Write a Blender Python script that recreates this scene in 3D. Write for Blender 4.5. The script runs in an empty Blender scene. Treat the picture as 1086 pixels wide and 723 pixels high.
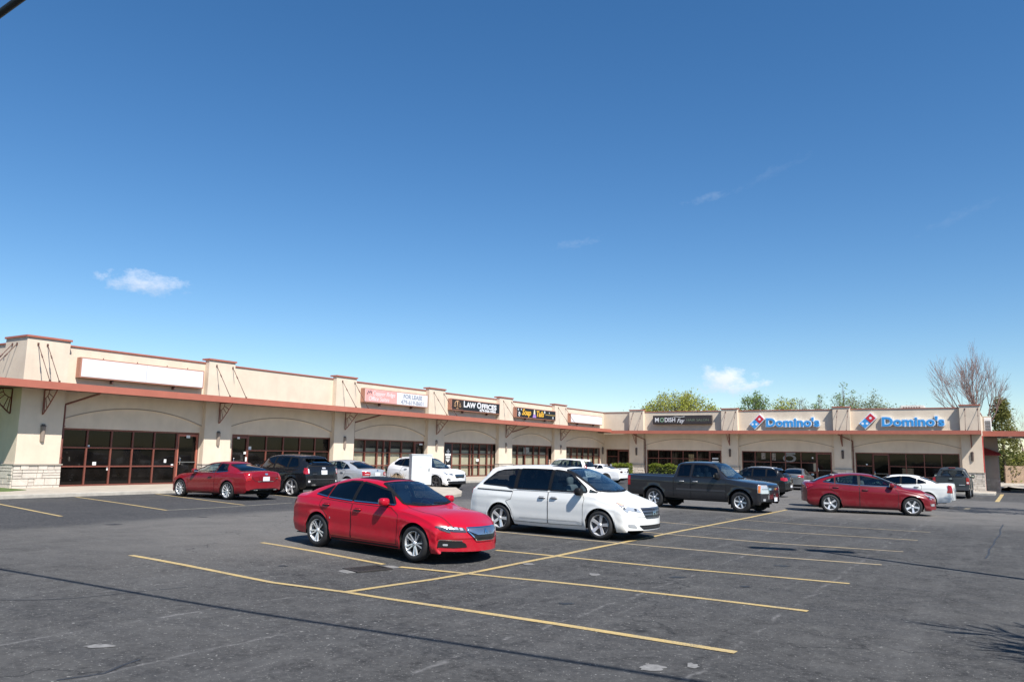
import bpy, bmesh, math, random
from mathutils import Vector, Matrix
from mathutils.bvhtree import BVHTree
from math import sin, cos, pi, radians, sqrt, atan2
random.seed(7)
scene = bpy.context.scene
COL = scene.collection
# ------------------------------------------------------------------ frames
TH = -0.56201
AX = Vector((cos(TH), sin(TH), 0)); AY = Vector((-sin(TH), cos(TH), 0))
def F(s, t, z=0.0):
    return AX*s + AY*t + Vector((0, 0, z))
def to_st(v):
    return v.dot(AX), v.dot(AY)
def sstep(a, b, x):
    x = min(1, max(0, (x-a)/(b-a))); return x*x*(3-2*x)
def zg_st(s, t):
    v = F(s, t); dip = -0.115*math.exp(-((v.x+1.75)**2+(v.y-12.5)**2)/(2*2.0**2))
    return dip+zg0(s, t)
def zg0(s, t):
    return -0.47*min(1, max(0, (s+31)/29.0))*min(1, max(0, (t-18)/52.0)) if t < 76 else -0.47*min(1, max(0, (s+31)/29.0))
def zg(x, y):
    s, t = to_st(Vector((x, y, 0))); return zg_st(s, t)
# ------------------------------------------------------------------ materials
MATS = {}
def _nt(name):
    m = bpy.data.materials.new(name); m.use_nodes = True
    nt = m.node_tree; b = nt.nodes['Principled BSDF']
    MATS[name] = m
    return m, nt, b
def node(nt, typ, **kw):
    n = nt.nodes.new(typ)
    for k, v in kw.items():
        if k in n.inputs: n.inputs[k].default_value = v
        else: setattr(n, k, v)
    return n
def ramp(nt, src, stops):
    r = nt.nodes.new('ShaderNodeValToRGB')
    els = r.color_ramp.elements
    while len(els) < len(stops): els.new(0.5)
    for e, (p, c) in zip(els, stops):
        e.position = p; e.color = (c, c, c, 1) if isinstance(c, (int, float)) else (*c, 1)
    nt.links.new(src, r.inputs[0]); return r.outputs[0]
def mixc(nt, fac, a, b, blend='MIX'):
    n = nt.nodes.new('ShaderNodeMix'); n.data_type = 'RGBA'; n.blend_type = blend
    for idx, v in ((0, fac), (6, a), (7, b)):
        if hasattr(v, 'links'): nt.links.new(v, n.inputs[idx])
        elif idx == 0: n.inputs[0].default_value = v
        else: n.inputs[idx].default_value = (*v, 1) if len(v) == 3 else v
    return n.outputs[2]
def math_(nt, op, a, b=None):
    n = nt.nodes.new('ShaderNodeMath'); n.operation = op
    for i, v in enumerate((a, b)):
        if v is None: continue
        if hasattr(v, 'links'): nt.links.new(v, n.inputs[i])
        else: n.inputs[i].default_value = v
    return n.outputs[0]
def plain(name, col, rough=0.5, metal=0.0, spec=0.5, coat=0.0, var=0.0, vscale=3.0, bump=0.0, bscale=60.0, trans=0.0, coords='Object'):
    if name in MATS: return MATS[name]
    m, nt, b = _nt(name)
    b.inputs['Base Color'].default_value = (*col, 1)
    b.inputs['Roughness'].default_value = rough
    b.inputs['Metallic'].default_value = metal
    b.inputs['Specular IOR Level'].default_value = spec
    b.inputs['Coat Weight'].default_value = coat
    b.inputs['Coat Roughness'].default_value = 0.03
    b.inputs['Transmission Weight'].default_value = trans
    if var > 0 or bump > 0:
        tc = nt.nodes.new('ShaderNodeTexCoord')
        if coords == 'World':
            g = nt.nodes.new('ShaderNodeNewGeometry'); src = g.outputs['Position']
        else: src = tc.outputs['Object']
        if var > 0:
            n = node(nt, 'ShaderNodeTexNoise', Scale=vscale, Detail=6.0, Roughness=0.6)
            nt.links.new(src, n.inputs['Vector'])
            f = ramp(nt, n.outputs[0], [(0.3, 0.0), (0.7, 1.0)])
            lo = tuple(c*(1-var) for c in col); hi = tuple(min(1, c*(1+var)) for c in col)
            nt.links.new(mixc(nt, f, lo, hi), b.inputs['Base Color'])
        if bump > 0:
            n2 = node(nt, 'ShaderNodeTexNoise', Scale=bscale, Detail=4.0)
            nt.links.new(src, n2.inputs['Vector'])
            bp = node(nt, 'ShaderNodeBump', Strength=bump, Distance=0.02)
            nt.links.new(n2.outputs[0], bp.inputs['Height']); nt.links.new(bp.outputs[0], b.inputs['Normal'])
    return m
# ------------------------------------------------------------------ mesh builder
class MB:
    def __init__(self): self.v = []; self.f = []; self.m = []; self.s = []
    def add(self, vs, fs, mi=0, smooth=False):
        o = len(self.v); self.v += [Vector(x) for x in vs]
        for f in fs:
            self.f.append([i+o for i in f]); self.m.append(mi); self.s.append(smooth)
        return self
    def box(self, x0, x1, y0, y1, z0, z1, mi=0):
        v = [(x, y, z) for x in (x0, x1) for y in (y0, y1) for z in (z0, z1)]
        f = [(0, 1, 3, 2), (4, 6, 7, 5), (0, 4, 5, 1), (2, 3, 7, 6), (0, 2, 6, 4), (1, 5, 7, 3)]
        return self.add(v, f, mi)
    def tube(self, path, r, n=8, mi=0, caps=True, smooth=True):
        path = [Vector(p) for p in path]; rs = r if isinstance(r, (list, tuple)) else [r]*len(path)
        vs = []; fs = []; prev = None
        for i, p in enumerate(path):
            d = (path[min(i+1, len(path)-1)] - path[max(i-1, 0)])
            if d.length < 1e-9: d = Vector((0, 0, 1))
            d.normalize()
            if prev is None:
                a = Vector((0, 0, 1)) if abs(d.z) < .9 else Vector((1, 0, 0))
                e1 = d.cross(a).normalized()
            else:
                e1 = prev - d*prev.dot(d)
                e1 = e1.normalized() if e1.length > 1e-6 else d.orthogonal().normalized()
            prev = e1; e2 = d.cross(e1)
            for k in range(n):
                an = 2*pi*k/n; vs.append(p + (e1*cos(an)+e2*sin(an))*rs[i])
        for i in range(len(path)-1):
            for k in range(n):
                fs.append((i*n+k, i*n+(k+1) % n, (i+1)*n+(k+1) % n, (i+1)*n+k))
        self.add(vs, fs, mi, smooth)
        if caps:
            o = len(self.v)-len(vs)
            self.f.append([o+k for k in range(n)][::-1]); self.m.append(mi); self.s.append(False)
            self.f.append([o+(len(path)-1)*n+k for k in range(n)]); self.m.append(mi); self.s.append(False)
        return self
    def prism(self, poly, fn, d0, d1, mi=0):
        """poly of (u,v); fn(u,v,d)->xyz; extruded from d0 to d1"""
        n = len(poly)
        vs = [fn(u, v, d0) for u, v in poly]+[fn(u, v, d1) for u, v in poly]
        fs = [tuple(range(n))[::-1], tuple(range(n, 2*n))]+[(i, (i+1) % n, n+(i+1) % n, n+i) for i in range(n)]
        return self.add(vs, fs, mi)
    def lathe(self, prof, axis='y', n=32, mi=0, smooth=True, c=(0, 0, 0)):
        vs = []; fs = []; m = len(prof)
        for k in range(n):
            a = 2*pi*k/n
            for (r, h) in prof:
                if axis == 'y': vs.append((c[0]+r*cos(a), c[1]+h, c[2]+r*sin(a)))
                else: vs.append((c[0]+r*cos(a), c[1]+r*sin(a), c[2]+h))
        for k in range(n):
            for j in range(m-1):
                fs.append((k*m+j, k*m+j+1, ((k+1) % n)*m+j+1, ((k+1) % n)*m+j))
        return self.add(vs, fs, mi, smooth)
    def build(self, name, mats, parent=None, T=None, bevel=0.0, origin=None, fixn=True):
        if not isinstance(mats, (list, tuple)): mats = [mats]
        me = bpy.data.meshes.new(name)
        vs = [T(*v) for v in self.v] if T else self.v
        o = bpy.data.objects.new(name, me)
        org = Vector((0, 0, 0))
        if parent is not None:
            o.parent = parent
            if T: org = Vector(parent['_org']) if '_org' in parent else Vector((0, 0, 0))
        elif origin is not None:
            org = Vector(origin); o.location = org
        me.from_pydata([v-org for v in vs], [], self.f)
        for m in mats: me.materials.append(m)
        me.polygons.foreach_set('material_index', self.m)
        me.polygons.foreach_set('use_smooth', self.s)
        me.update()
        if fixn:
            bm = bmesh.new(); bm.from_mesh(me); bmesh.ops.recalc_face_normals(bm, faces=bm.faces); bm.to_mesh(me); bm.free()
        COL.objects.link(o)
        if bevel > 0:
            md = o.modifiers.new('Bevel', 'BEVEL'); md.width = bevel; md.segments = 2; md.limit_method = 'ANGLE'
        return o
def thing(name, label, cat, loc, rot=0.0, group=None):
    o = bpy.data.objects.new(name, None); o.empty_display_size = 0.3
    o.location = loc; o.rotation_euler = (0, 0, rot)
    COL.objects.link(o); tag(o, label, cat, group); o['_org'] = tuple(loc)
    return o
def tag(o, label=None, cat=None, group=None, kind=None):
    if label: o['label'] = label
    if cat: o['category'] = cat
    if group: o['group'] = group
    if kind: o['kind'] = kind
    return o
def text_mesh(name, body, size, mat, T, parent=None, depth=0.01, align='LEFT', xs=1.0, shear=0.0, origin=None, extra=0.0):
    """T(u,v,d): text plane coordinates -> world"""
    cu = bpy.data.curves.new('tmp_text', 'FONT'); cu.body = body; cu.size = size; cu.extrude = depth/2
    cu.align_x = align; cu.shear = shear; cu.offset = extra; cu.resolution_u = 3
    ob = bpy.data.objects.new('tmp_text', cu); COL.objects.link(ob)
    dg = bpy.context.evaluated_depsgraph_get(); dg.update()
    me0 = bpy.data.meshes.new_from_object(ob.evaluated_get(dg))
    mb = MB(); mb.add([(v.co.x*xs, v.co.y, v.co.z) for v in me0.vertices], [list(p.vertices) for p in me0.polygons])
    bpy.data.objects.remove(ob); bpy.data.curves.remove(cu); bpy.data.meshes.remove(me0)
    return mb.build(name, mat, parent, T=T, origin=origin)
# ------------------------------------------------------------------ camera
CAM_H = 1.8123; FPX = 833.455; PIT = 0.1427606; ROL = 0.0183258
cd = bpy.data.cameras.new('camera'); cam = bpy.data.objects.new('camera', cd); COL.objects.link(cam)
cd.sensor_width = 36.0; cd.lens = FPX/1086*36.0; cd.clip_start = 0.1; cd.clip_end = 20000
fw = Vector((0, cos(PIT), sin(PIT))); up = Vector((0, -sin(PIT), cos(PIT))); rt = Vector((1, 0, 0))
r2 = rt*cos(ROL)+up*sin(ROL); u2 = up*cos(ROL)-rt*sin(ROL)
M = Matrix((r2, u2, -fw)).transposed().to_4x4(); M.translation = Vector((0, 0, CAM_H))
cam.matrix_world = M
scene.camera = cam
def pix_dir(px, py):
    return (fw*FPX + r2*(px-543) - u2*(py-361.5)).normalized()
# ------------------------------------------------------------------ light
us, ut, uz = 0.90, -0.46, 1.25
SUN = (AX*us + AY*ut + Vector((0, 0, uz))).normalized()
ELEV = math.asin(SUN.z); AZ = atan2(SUN.x, SUN.y)
ld_ = bpy.data.lights.new('sun', 'SUN'); ld_.energy = 5.0; ld_.angle = radians(0.53); ld_.color = (1.0, 0.955, 0.89)
sun = bpy.data.objects.new('sun', ld_); COL.objects.link(sun)
sun.rotation_euler = SUN.to_track_quat('Z', 'Y').to_euler(); sun.location = (0, -20, 40)
w = bpy.data.worlds.new('World'); scene.world = w; w.use_nodes = True
nt = w.node_tree; bg = nt.nodes['Background']
sky = nt.nodes.new('ShaderNodeTexSky'); sky.sky_type = 'NISHITA'; sky.sun_disc = False
sky.sun_elevation = ELEV; sky.sun_rotation = AZ; sky.altitude = 300; sky.air_density = 1.0; sky.dust_density = 0.05; sky.ozone_density = 2.6
bg.inputs[1].default_value = SKY_STRENGTH = 0.093
# clouds: soft noise clumps at fixed sky directions
tc = nt.nodes.new('ShaderNodeTexCoord'); gen = tc.outputs['Generated']
def cloud_mask(px, py, rx, ry, seed, scale, lo, hi, tilt=0.0):
    """mask in the tangent frame of a sky direction"""
    c = pix_dir(px, py)
    e1 = Vector((0, 0, 1)).cross(c).normalized()*-1; e2 = c.cross(e1).normalized()
    if e2.z < 0: e2 = -e2
    e1, e2 = e1*cos(tilt)+e2*sin(tilt), e2*cos(tilt)-e1*sin(tilt)
    def dot(v, k):
        n = nt.nodes.new('ShaderNodeVectorMath'); n.operation = 'DOT_PRODUCT'
        nt.links.new(gen, n.inputs[0]); n.inputs[1].default_value = v*k; return n.outputs['Value']
    u = dot(e1, FPX/rx); v = dot(e2, FPX/ry); d = dot(c, 1.0)
    comb = nt.nodes.new('ShaderNodeCombineXYZ'); nt.links.new(u, comb.inputs[0]); nt.links.new(v, comb.inputs[1]); comb.inputs[2].default_value = seed
    sc = nt.nodes.new('ShaderNodeVectorMath'); sc.operation = 'MULTIPLY'; nt.links.new(comb.outputs[0], sc.inputs[0]); sc.inputs[1].default_value = (rx/ry*0.6, 1, 1)
    no = node(nt, 'ShaderNodeTexNoise', Scale=scale, Detail=7.0, Roughness=0.62); nt.links.new(sc.outputs[0], no.inputs['Vector'])
    r = math_(nt, 'SQRT', math_(nt, 'ADD', math_(nt, 'MULTIPLY', u, u), math_(nt, 'MULTIPLY', v, v)))
    f = math_(nt, 'SUBTRACT', math_(nt, 'ADD', math_(nt, 'MULTIPLY', math_(nt, 'SUBTRACT', no.outputs[0], 0.5), 2.2), 1.0), r)
    m = ramp(nt, f, [(lo, 0.0), (hi, 1.0)])
    front = math_(nt, 'GREATER_THAN', d, 0.3)
    return math_(nt, 'MULTIPLY', m, front), v
ccol = sky.outputs[0]
hsv = nt.nodes.new('ShaderNodeHueSaturation'); nt.links.new(ccol, hsv.inputs['Color'])
hsv.inputs['Hue'].default_value = 0.501; hsv.inputs['Saturation'].default_value = 1.27; hsv.inputs['Value'].default_value = 0.98
ccol = hsv.outputs[0]
CW = (8.0, 8.2, 8.8); CS = (5.4, 5.9, 6.9)
for (px, py, rx, ry, seed, scl, lo, hi, tilt, k) in [
        (152, 300, 40, 12, 3.3, 1.6, 0.02, 1.0, 0.0, 0.62), (768, 404, 32, 17, 8.1, 1.7, 0.04, 0.9, -0.25, 0.85),
        (795, 410, 26, 7, 5.1, 1.7, 0.15, 0.9, 0.15, 0.55), (106, 293, 12, 5, 1.1, 1.5, 0.3, 1.2, -0.6, 0.25),
        (752, 209, 34, 7, 12.4, 1.4, 0.3, 1.5, 0.2, 0.08), (612, 258, 36, 7, 4.7, 1.4, 0.3, 1.5, 0.15, 0.07),
        (815, 185, 60, 8, 9.9, 1.4, 0.35, 1.7, 0.4, 0.03), (1020, 228, 60, 8, 2.9, 1.4, 0.35, 1.7, 0.35, 0.03)]:
    m, v = cloud_mask(px, py, rx, ry, seed, scl, lo, hi, tilt)
    shade = ramp(nt, math_(nt, 'MULTIPLY_ADD', v, 0.4), [(0.2, CS), (0.75, CW)])
    shade.node.color_ramp.elements[0].color = (*CS, 1)
    ccol = mixc(nt, math_(nt, 'MULTIPLY', m, k), ccol, shade)
nt.links.new(ccol, bg.inputs[0])
scene.view_settings.view_transform = 'Standard'; scene.view_settings.look = 'None'
scene.view_settings.exposure = 0.0; scene.view_settings.gamma = 1.0
scene.cycles.max_bounces = 8; scene.cycles.caustics_reflective = False; scene.cycles.caustics_refractive = False
scene.cycles.use_denoising = True
# ------------------------------------------------------------------ ground materials
def asphalt():
    m, nt, b = _nt('asphalt')
    g = nt.nodes.new('ShaderNodeNewGeometry')
    mp = nt.nodes.new('ShaderNodeMapping'); nt.links.new(g.outputs['Position'], mp.inputs[0]); mp.inputs['Rotation'].default_value = (0, 0, -TH)
    P = mp.outputs[0]
    def noise(scale, det=5.0, rough=0.6, vec=None, dist=0.0):
        n = node(nt, 'ShaderNodeTexNoise', Scale=scale, Detail=det, Roughness=rough, Distortion=dist); nt.links.new(vec or P, n.inputs['Vector']); return n.outputs[0]
    def stretch(sx, sy, off=0.0):
        n = nt.nodes.new('ShaderNodeMapping'); nt.links.new(P, n.inputs[0]); n.inputs['Scale'].default_value = (sx, sy, 1); n.inputs['Location'].default_value = (off, off*1.7, 0); return n.outputs[0]
    big = ramp(nt, noise(0.11, 5, 0.6), [(0.35, 0.0), (0.68, 1.0)])
    mid = ramp(nt, noise(0.55, 7, 0.65, dist=0.6), [(0.35, 0.0), (0.72, 1.0)])
    stra = ramp(nt, noise(1.0, 6, 0.65, vec=stretch(0.12, 1.3, 3.0)), [(0.45, 0.0), (0.75, 1.0)])
    strb = ramp(nt, noise(1.0, 6, 0.65, vec=stretch(1.5, 0.10, 9.0)), [(0.52, 0.0), (0.78, 1.0)])
    fine = ramp(nt, noise(9.0, 6, 0.8), [(0.42, 0.0), (0.62, 1.0)])
    grit = ramp(nt, noise(22.0, 3, 0.75), [(0.60, 0.0), (0.68, 1.0)])
    c = mixc(nt, big, (0.018, 0.018, 0.019), (0.050, 0.049, 0.049))
    blo = ramp(nt, noise(2.3, 8, 0.7, dist=0.8), [(0.40, 0.0), (0.66, 1.0)])
    c = mixc(nt, math_(nt, 'MULTIPLY', mid, 0.66), c, (0.105, 0.103, 0.100))
    c = mixc(nt, math_(nt, 'MULTIPLY', blo, 0.62), c, (0.125, 0.123, 0.119))
    c = mixc(nt, math_(nt, 'MULTIPLY', stra, 0.62), c, (0.040, 0.042, 0.047))
    c = mixc(nt, math_(nt, 'MULTIPLY', strb, 0.42), c, (0.175, 0.172, 0.168))
    # worn, dusty driving aisles: bands along the left wing and the right wing
    sep = nt.nodes.new('ShaderNodeSeparateXYZ'); nt.links.new(P, sep.inputs[0]); S, T_ = sep.outputs[0], sep.outputs[1]
    wob = math_(nt, 'MULTIPLY', math_(nt, 'SUBTRACT', noise(0.35, 5), 0.5), 3.0)
    Sw = math_(nt, 'ADD', S, wob); Tw = math_(nt, 'ADD', T_, wob)
    def band(v, a, b_, c_, d):
        n = nt.nodes.new('ShaderNodeMapRange'); n.interpolation_type = 'SMOOTHSTEP'; nt.links.new(v, n.inputs[0]); n.inputs[1].default_value = a; n.inputs[2].default_value = b_
        n2 = nt.nodes.new('ShaderNodeMapRange'); n2.interpolation_type = 'SMOOTHSTEP'; nt.links.new(v, n2.inputs[0]); n2.inputs[1].default_value = c_; n2.inputs[2].default_value = d; n2.inputs[3].default_value = 1; n2.inputs[4].default_value = 0
        return math_(nt, 'MULTIPLY', n.outputs[0], n2.outputs[0])
    aisle = band(Sw, -22.5, -19.5, -13.5, -10.5)
    aisle2 = math_(nt, 'MULTIPLY', band(Tw, 28.0, 36.0, 56.0, 62.0), band(S, -24.0, -20.0, 4.0, 12.0))
    ai = math_(nt, 'MAXIMUM', math_(nt, 'MULTIPLY', aisle, band(Tw, 4, 16, 60, 66)), aisle2)
    patchy = math_(nt, 'ADD', math_(nt, 'MULTIPLY', mid, 0.5), 0.55)
    c = mixc(nt, math_(nt, 'MULTIPLY', ai, patchy), c, (0.190, 0.178, 0.164))
    dark = math_(nt, 'MULTIPLY', band(Sw, -31, -28.5, -22.0, -20.5), 0.6)
    c = mixc(nt, dark, c, (0.042, 0.044, 0.050))
    c = mixc(nt, math_(nt, 'MULTIPLY', fine, 0.55), c, (0.118, 0.116, 0.114))
    c = mixc(nt, math_(nt, 'MULTIPLY', grit, 0.60), c, (0.34, 0.33, 0.31))
    fleck = ramp(nt, noise(17.0, 2, 0.6), [(0.69, 0.0), (0.74, 1.0)])
    c = mixc(nt, math_(nt, 'MULTIPLY', fleck, 0.7), c, (0.42, 0.41, 0.39))
    pit = ramp(nt, noise(11.0, 4, 0.7), [(0.30, 1.0), (0.40, 0.0)])
    c = mixc(nt, math_(nt, 'MULTIPLY', pit, 0.55), c, (0.022, 0.022, 0.024))
    # hairline cracks
    vo = nt.nodes.new('ShaderNodeTexVoronoi'); vo.feature = 'DISTANCE_TO_EDGE'; vo.inputs['Scale'].default_value = 0.16
    wv = nt.nodes.new('ShaderNodeMix'); wv.data_type = 'VECTOR'; wv.inputs[0].default_value = 0.18
    n3 = node(nt, 'ShaderNodeTexNoise', Scale=1.3, Detail=6.0); nt.links.new(P, n3.inputs['Vector'])
    sc3 = nt.nodes.new('ShaderNodeVectorMath'); sc3.operation = 'MULTIPLY_ADD'; nt.links.new(n3.outputs['Color'], sc3.inputs[0]); sc3.inputs[1].default_value = (1.6, 1.6, 0); nt.links.new(P, sc3.inputs[2])
    nt.links.new(sc3.outputs[0], vo.inputs['Vector'])
    ck = ramp(nt, vo.outputs['Distance'], [(0.0, 1.0), (0.0036, 0.0)])
    ckm = math_(nt, 'MULTIPLY', ck, ramp(nt, noise(0.2, 3), [(0.44, 0.0), (0.52, 1.0)]))
    c = mixc(nt, math_(nt, 'MULTIPLY', ckm, 0.8), c, (0.02, 0.021, 0.023))
    # straight construction seams, bleached
    def seam(v, pos, wdt):
        d = math_(nt, 'ABSOLUTE', math_(nt, 'SUBTRACT', v, pos)); return ramp(nt, d, [(0.0, 1.0), (wdt, 0.0)])
    wob2 = math_(nt, 'MULTIPLY', math_(nt, 'SUBTRACT', noise(1.2, 5), 0.5), 0.35)
    S2 = math_(nt, 'ADD', S, wob2)
    brk = ramp(nt, noise(1.6, 6, 0.8), [(0.47, 0.0), (0.60, 1.0)])
    for pos, amt in ((-4.9, .5), (-9.0, .45), (-7.1, .35), (-2.7, .4), (-5.9, .3), (-11.2, .35), (0.4, .25)):
        c = mixc(nt, math_(nt, 'MULTIPLY', math_(nt, 'MULTIPLY', seam(S2, pos, 0.045), brk), amt), c, (0.30, 0.29, 0.285))
    c = mixc(nt, 0.13, c, (0.004, 0.004, 0.004))
    nt.links.new(c, b.inputs['Base Color'])
    b.inputs['Roughness'].default_value = 0.92; b.inputs['Specular IOR Level'].default_value = 0.12
    bp = node(nt, 'ShaderNodeBump', Strength=0.8, Distance=0.012); nt.links.new(noise(40.0, 5, 0.75), bp.inputs['Height']); nt.links.new(bp.outputs[0], b.inputs['Normal'])
    return m
ASPH = asphalt()
def paintline():
    m, nt, b = _nt('yellow_paint')
    g = nt.nodes.new('ShaderNodeNewGeometry')
    n = node(nt, 'ShaderNodeTexNoise', Scale=3.0, Detail=8.0, Roughness=0.75); nt.links.new(g.outputs['Position'], n.inputs['Vector'])
    n2 = node(nt, 'ShaderNodeTexNoise', Scale=40.0, Detail=3.0, Roughness=0.7); nt.links.new(g.outputs['Position'], n2.inputs['Vector'])
    f = ramp(nt, n.outputs[0], [(0.35, 0.10), (0.7, 0.85)]); n4 = node(nt, 'ShaderNodeTexNoise', Scale=1.1, Detail=6.0, Roughness=0.7); nt.links.new(g.outputs['Position'], n4.inputs['Vector'])
    f2 = math_(nt, 'MULTIPLY', ramp(nt, n2.outputs[0], [(0.40, 0.0), (0.60, 1.0)]), ramp(nt, n4.outputs[0], [(0.40, 0.25), (0.62, 1.0)]))
    c = mixc(nt, f, (0.55, 0.38, 0.12), (0.44, 0.35, 0.19)); c = mixc(nt, math_(nt, 'MULTIPLY', f2, 0.8), c, (0.13, 0.12, 0.10))
    nt.links.new(c, b.inputs['Base Color']); b.inputs['Roughness'].default_value = 0.75
    return m
YEL = paintline()
def faded():
    m = YEL.copy(); m.name = 'worn_yellow_paint'; MATS['worn'] = m
    for nd in m.node_tree.nodes:
        if nd.type == 'MIX' and not nd.inputs[0].links[0].from_node.type == 'NOPE':
            for i in (6, 7):
                if not nd.inputs[i].links:
                    c = nd.inputs[i].default_value; nd.inputs[i].default_value = (c[0]*.75+.04, c[1]*.78+.04, c[2]*.9+.05, 1)
    return m
YELW = faded()
CONC = plain('concrete', (0.42, 0.37, 0.30), 0.85, var=0.16, vscale=1.5, bump=0.15, bscale=80, coords='World')
CURB = plain('curb_concrete', (0.40, 0.37, 0.32), 0.85, var=0.2, vscale=2.5, bump=0.15, bscale=60, coords='World')
GRASS = plain('grass', (0.085, 0.13, 0.03), 0.9, var=0.4, vscale=9, bump=0.6, bscale=60, coords='World')
EARTH = plain('earth', (0.12, 0.125, 0.06), 0.95, var=0.35, vscale=0.3, coords='World')
# ------------------------------------------------------------------ ground sheets
def sheet(name, ss, ts, dz, mat):
    mb = MB(); vs = [(s, t, zg_st(s, t)+dz) for s in ss for t in ts]; n = len(ts)
    fs = [(i*n+j, (i+1)*n+j, (i+1)*n+j+1, i*n+j+1) for i in range(len(ss)-1) for j in range(n-1)]
    mb.add(vs, fs, 0, True); o = mb.build(name, mat, T=F); tag(o, kind='structure'); return o
def rng(a, b, st): n = max(1, int(round((b-a)/st))); return [a+(b-a)*i/n for i in range(n+1)]
sheet('ground', [-4000, -600, -100]+rng(-46, 20, 3)+[100, 600, 4000], [-4000, -600, -100]+rng(-40, 110, 5)+[300, 900, 4000], -0.22, EARTH)
sheet('parking_lot', rng(-60, -20, 1.0)+rng(-19.5, 6, .5)+rng(7, 60, 1.0), rng(-50, 0, 2.0)+rng(.5, 24, .5)+rng(25, 100, 1.0), 0.0, ASPH)
def ribbon(mb, pts, wd, dz=0.004):
    """flat painted strip along ground polyline (world xy)"""
    pts = [Vector((p[0], p[1], 0)) for p in pts]; out = []
    fine = []
    for a, b in zip(pts[:-1], pts[1:]):
        n = max(1, int((b-a).length/0.7))
        fine += [a.lerp(b, i/n) for i in range(n)]
    fine.append(pts[-1]); vs = []; fs = []
    for i, p in enumerate(fine):
        d = (fine[min(i+1, len(fine)-1)]-fine[max(0, i-1)]).normalized(); nrm = Vector((-d.y, d.x, 0))
        for sg in (-1, 1):
            q = p+nrm*sg*wd/2*(1+random.uniform(-.06, .06)); vs.append((q.x, q.y, zg(q.x, q.y)+dz))
    fs = [(2*i, 2*i+1, 2*i+3, 2*i+2) for i in range(len(fine)-1)]
    mb.add(vs, fs)
def line(pts, wd=0.10, mat=None, dz=0.006, name='parking_line'):
    mb = MB(); ribbon(mb, pts, wd, dz); o = mb.build(name, mat or YEL); tag(o, kind='structure'); return o
def gpix(px, py):
    d = pix_dir(px, py); o = Vector((0, 0, CAM_H)); z = 0.0
    for _ in range(12):
        p = o+d*((z-CAM_H)/d.z); z = zg(p.x, p.y)
    return p
for pts, wd, mt in [
        ([(138.8, 588.7), (289, 617.6), (368, 628), (520, 651), (680, 675.8), (780.4, 691.8)], 0.115, YEL),
        ([(277.4, 575.2), (407, 598.3)], 0.11, YEL), ([(424, 601), (496.6, 608.2), (580, 616.3), (680, 627.2), (856.8, 648)], 0.105, YEL),
        ([(526, 583.3), (590, 589.6), (720, 602.8), (901, 618.8)], 0.10, YEL),
        ([(440, 553), (530.5, 564), (657, 575.8), (820, 590.4), (935, 598.8)], 0.10, YELW),
        ([(600, 556), (713, 566.8), (820, 575.8), (958, 584.9)], 0.10, YELW), ([(680, 551.5), (751, 558), (820, 563.4), (973.3, 572.8)], 0.09, YELW),
        ([(770, 550), (860, 556.5), (986.6, 564.3)], 0.08, YELW),
        ([(366, 627.8), (420, 619.8), (496.6, 608), (590, 589.5), (657, 575.8), (692.4, 568.9), (789.6, 549.6), (834.3, 540.4)], 0.115, YEL),
        ([(-40, 526), (0, 534.5), (65, 547.4)], 0.10, YEL), ([(80, 526.7), (130, 533.8), (177, 541)], 0.10, YEL), ([(165, 523.5), (259, 535.5)], 0.10, YEL),
        ([(285, 524), (318, 528)], 0.10, YELW)]:
    line([gpix(*q) for q in pts], wd, mt)
line([gpix(1007, 526), gpix(1000, 532)], 0.22, YEL); line([gpix(1063, 524), gpix(1057.5, 532)], 0.22, YEL); line([gpix(1027, 538.5), gpix(1024, 540.5)], 0.2, YELW)
# old ghost seam line along the ends of the front stalls
line([gpix(175, 541), gpix(220, 538.6), gpix(259, 536.3), gpix(310, 533)], 0.09, plain('bleached_seam', (0.27, 0.25, 0.20), 0.9, var=.4, vscale=8, coords='World'), 0.005, 'pavement_seam')
SEAL = plain('crack_sealant', (0.030, 0.031, 0.034), 0.6, var=.3, vscale=5, coords='World')
line([gpix(1064, 556), gpix(1060.5, 562), gpix(1061, 566), gpix(1055, 573), gpix(1054, 577), gpix(1048.5, 583), gpix(1049, 587), gpix(1045, 592)], 0.035, SEAL, 0.003, 'crack_seal')
line([gpix(0, 636), gpix(40, 636), gpix(80, 634), gpix(120, 630), gpix(200, 622)], 0.02, SEAL, 0.003, 'crack_seal')
line([gpix(60, 721), gpix(110, 714), gpix(128, 706), gpix(148, 699)], 0.03, SEAL, 0.003, 'crack_seal')
SPOT = plain('dry_spill', (0.19, 0.185, 0.178), 0.9, var=.3, vscale=14, coords='World')
for px, py, rx, ry in [(691, 708, .12, .045), (105, 685, .13, .03), (630, 609, .09, .06), (500, 672, 0, 0), (371, 605, .16, .06), (560, 598, .1, .05), (735, 706, .05, .04)]:
    if rx:
        c = gpix(px, py); mb = MB(); vs = [(c.x, c.y, zg(c.x, c.y)+.005)]; n = 18
        for k in range(n):
            r = 1+random.uniform(-.25, .25); vs.append((c.x+rx*r*cos(2*pi*k/n), c.y+2.2*ry*r*sin(2*pi*k/n), zg(c.x, c.y)+.005))
        mb.add(vs, [(0, k+1, (k+1) % n+1) for k in range(n)]); tag(mb.build('ground_stain', SPOT), kind='structure')
OIL = plain('oil_stain', (0.026, 0.026, 0.026), 0.6, var=.4, vscale=10, coords='World')
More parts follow.
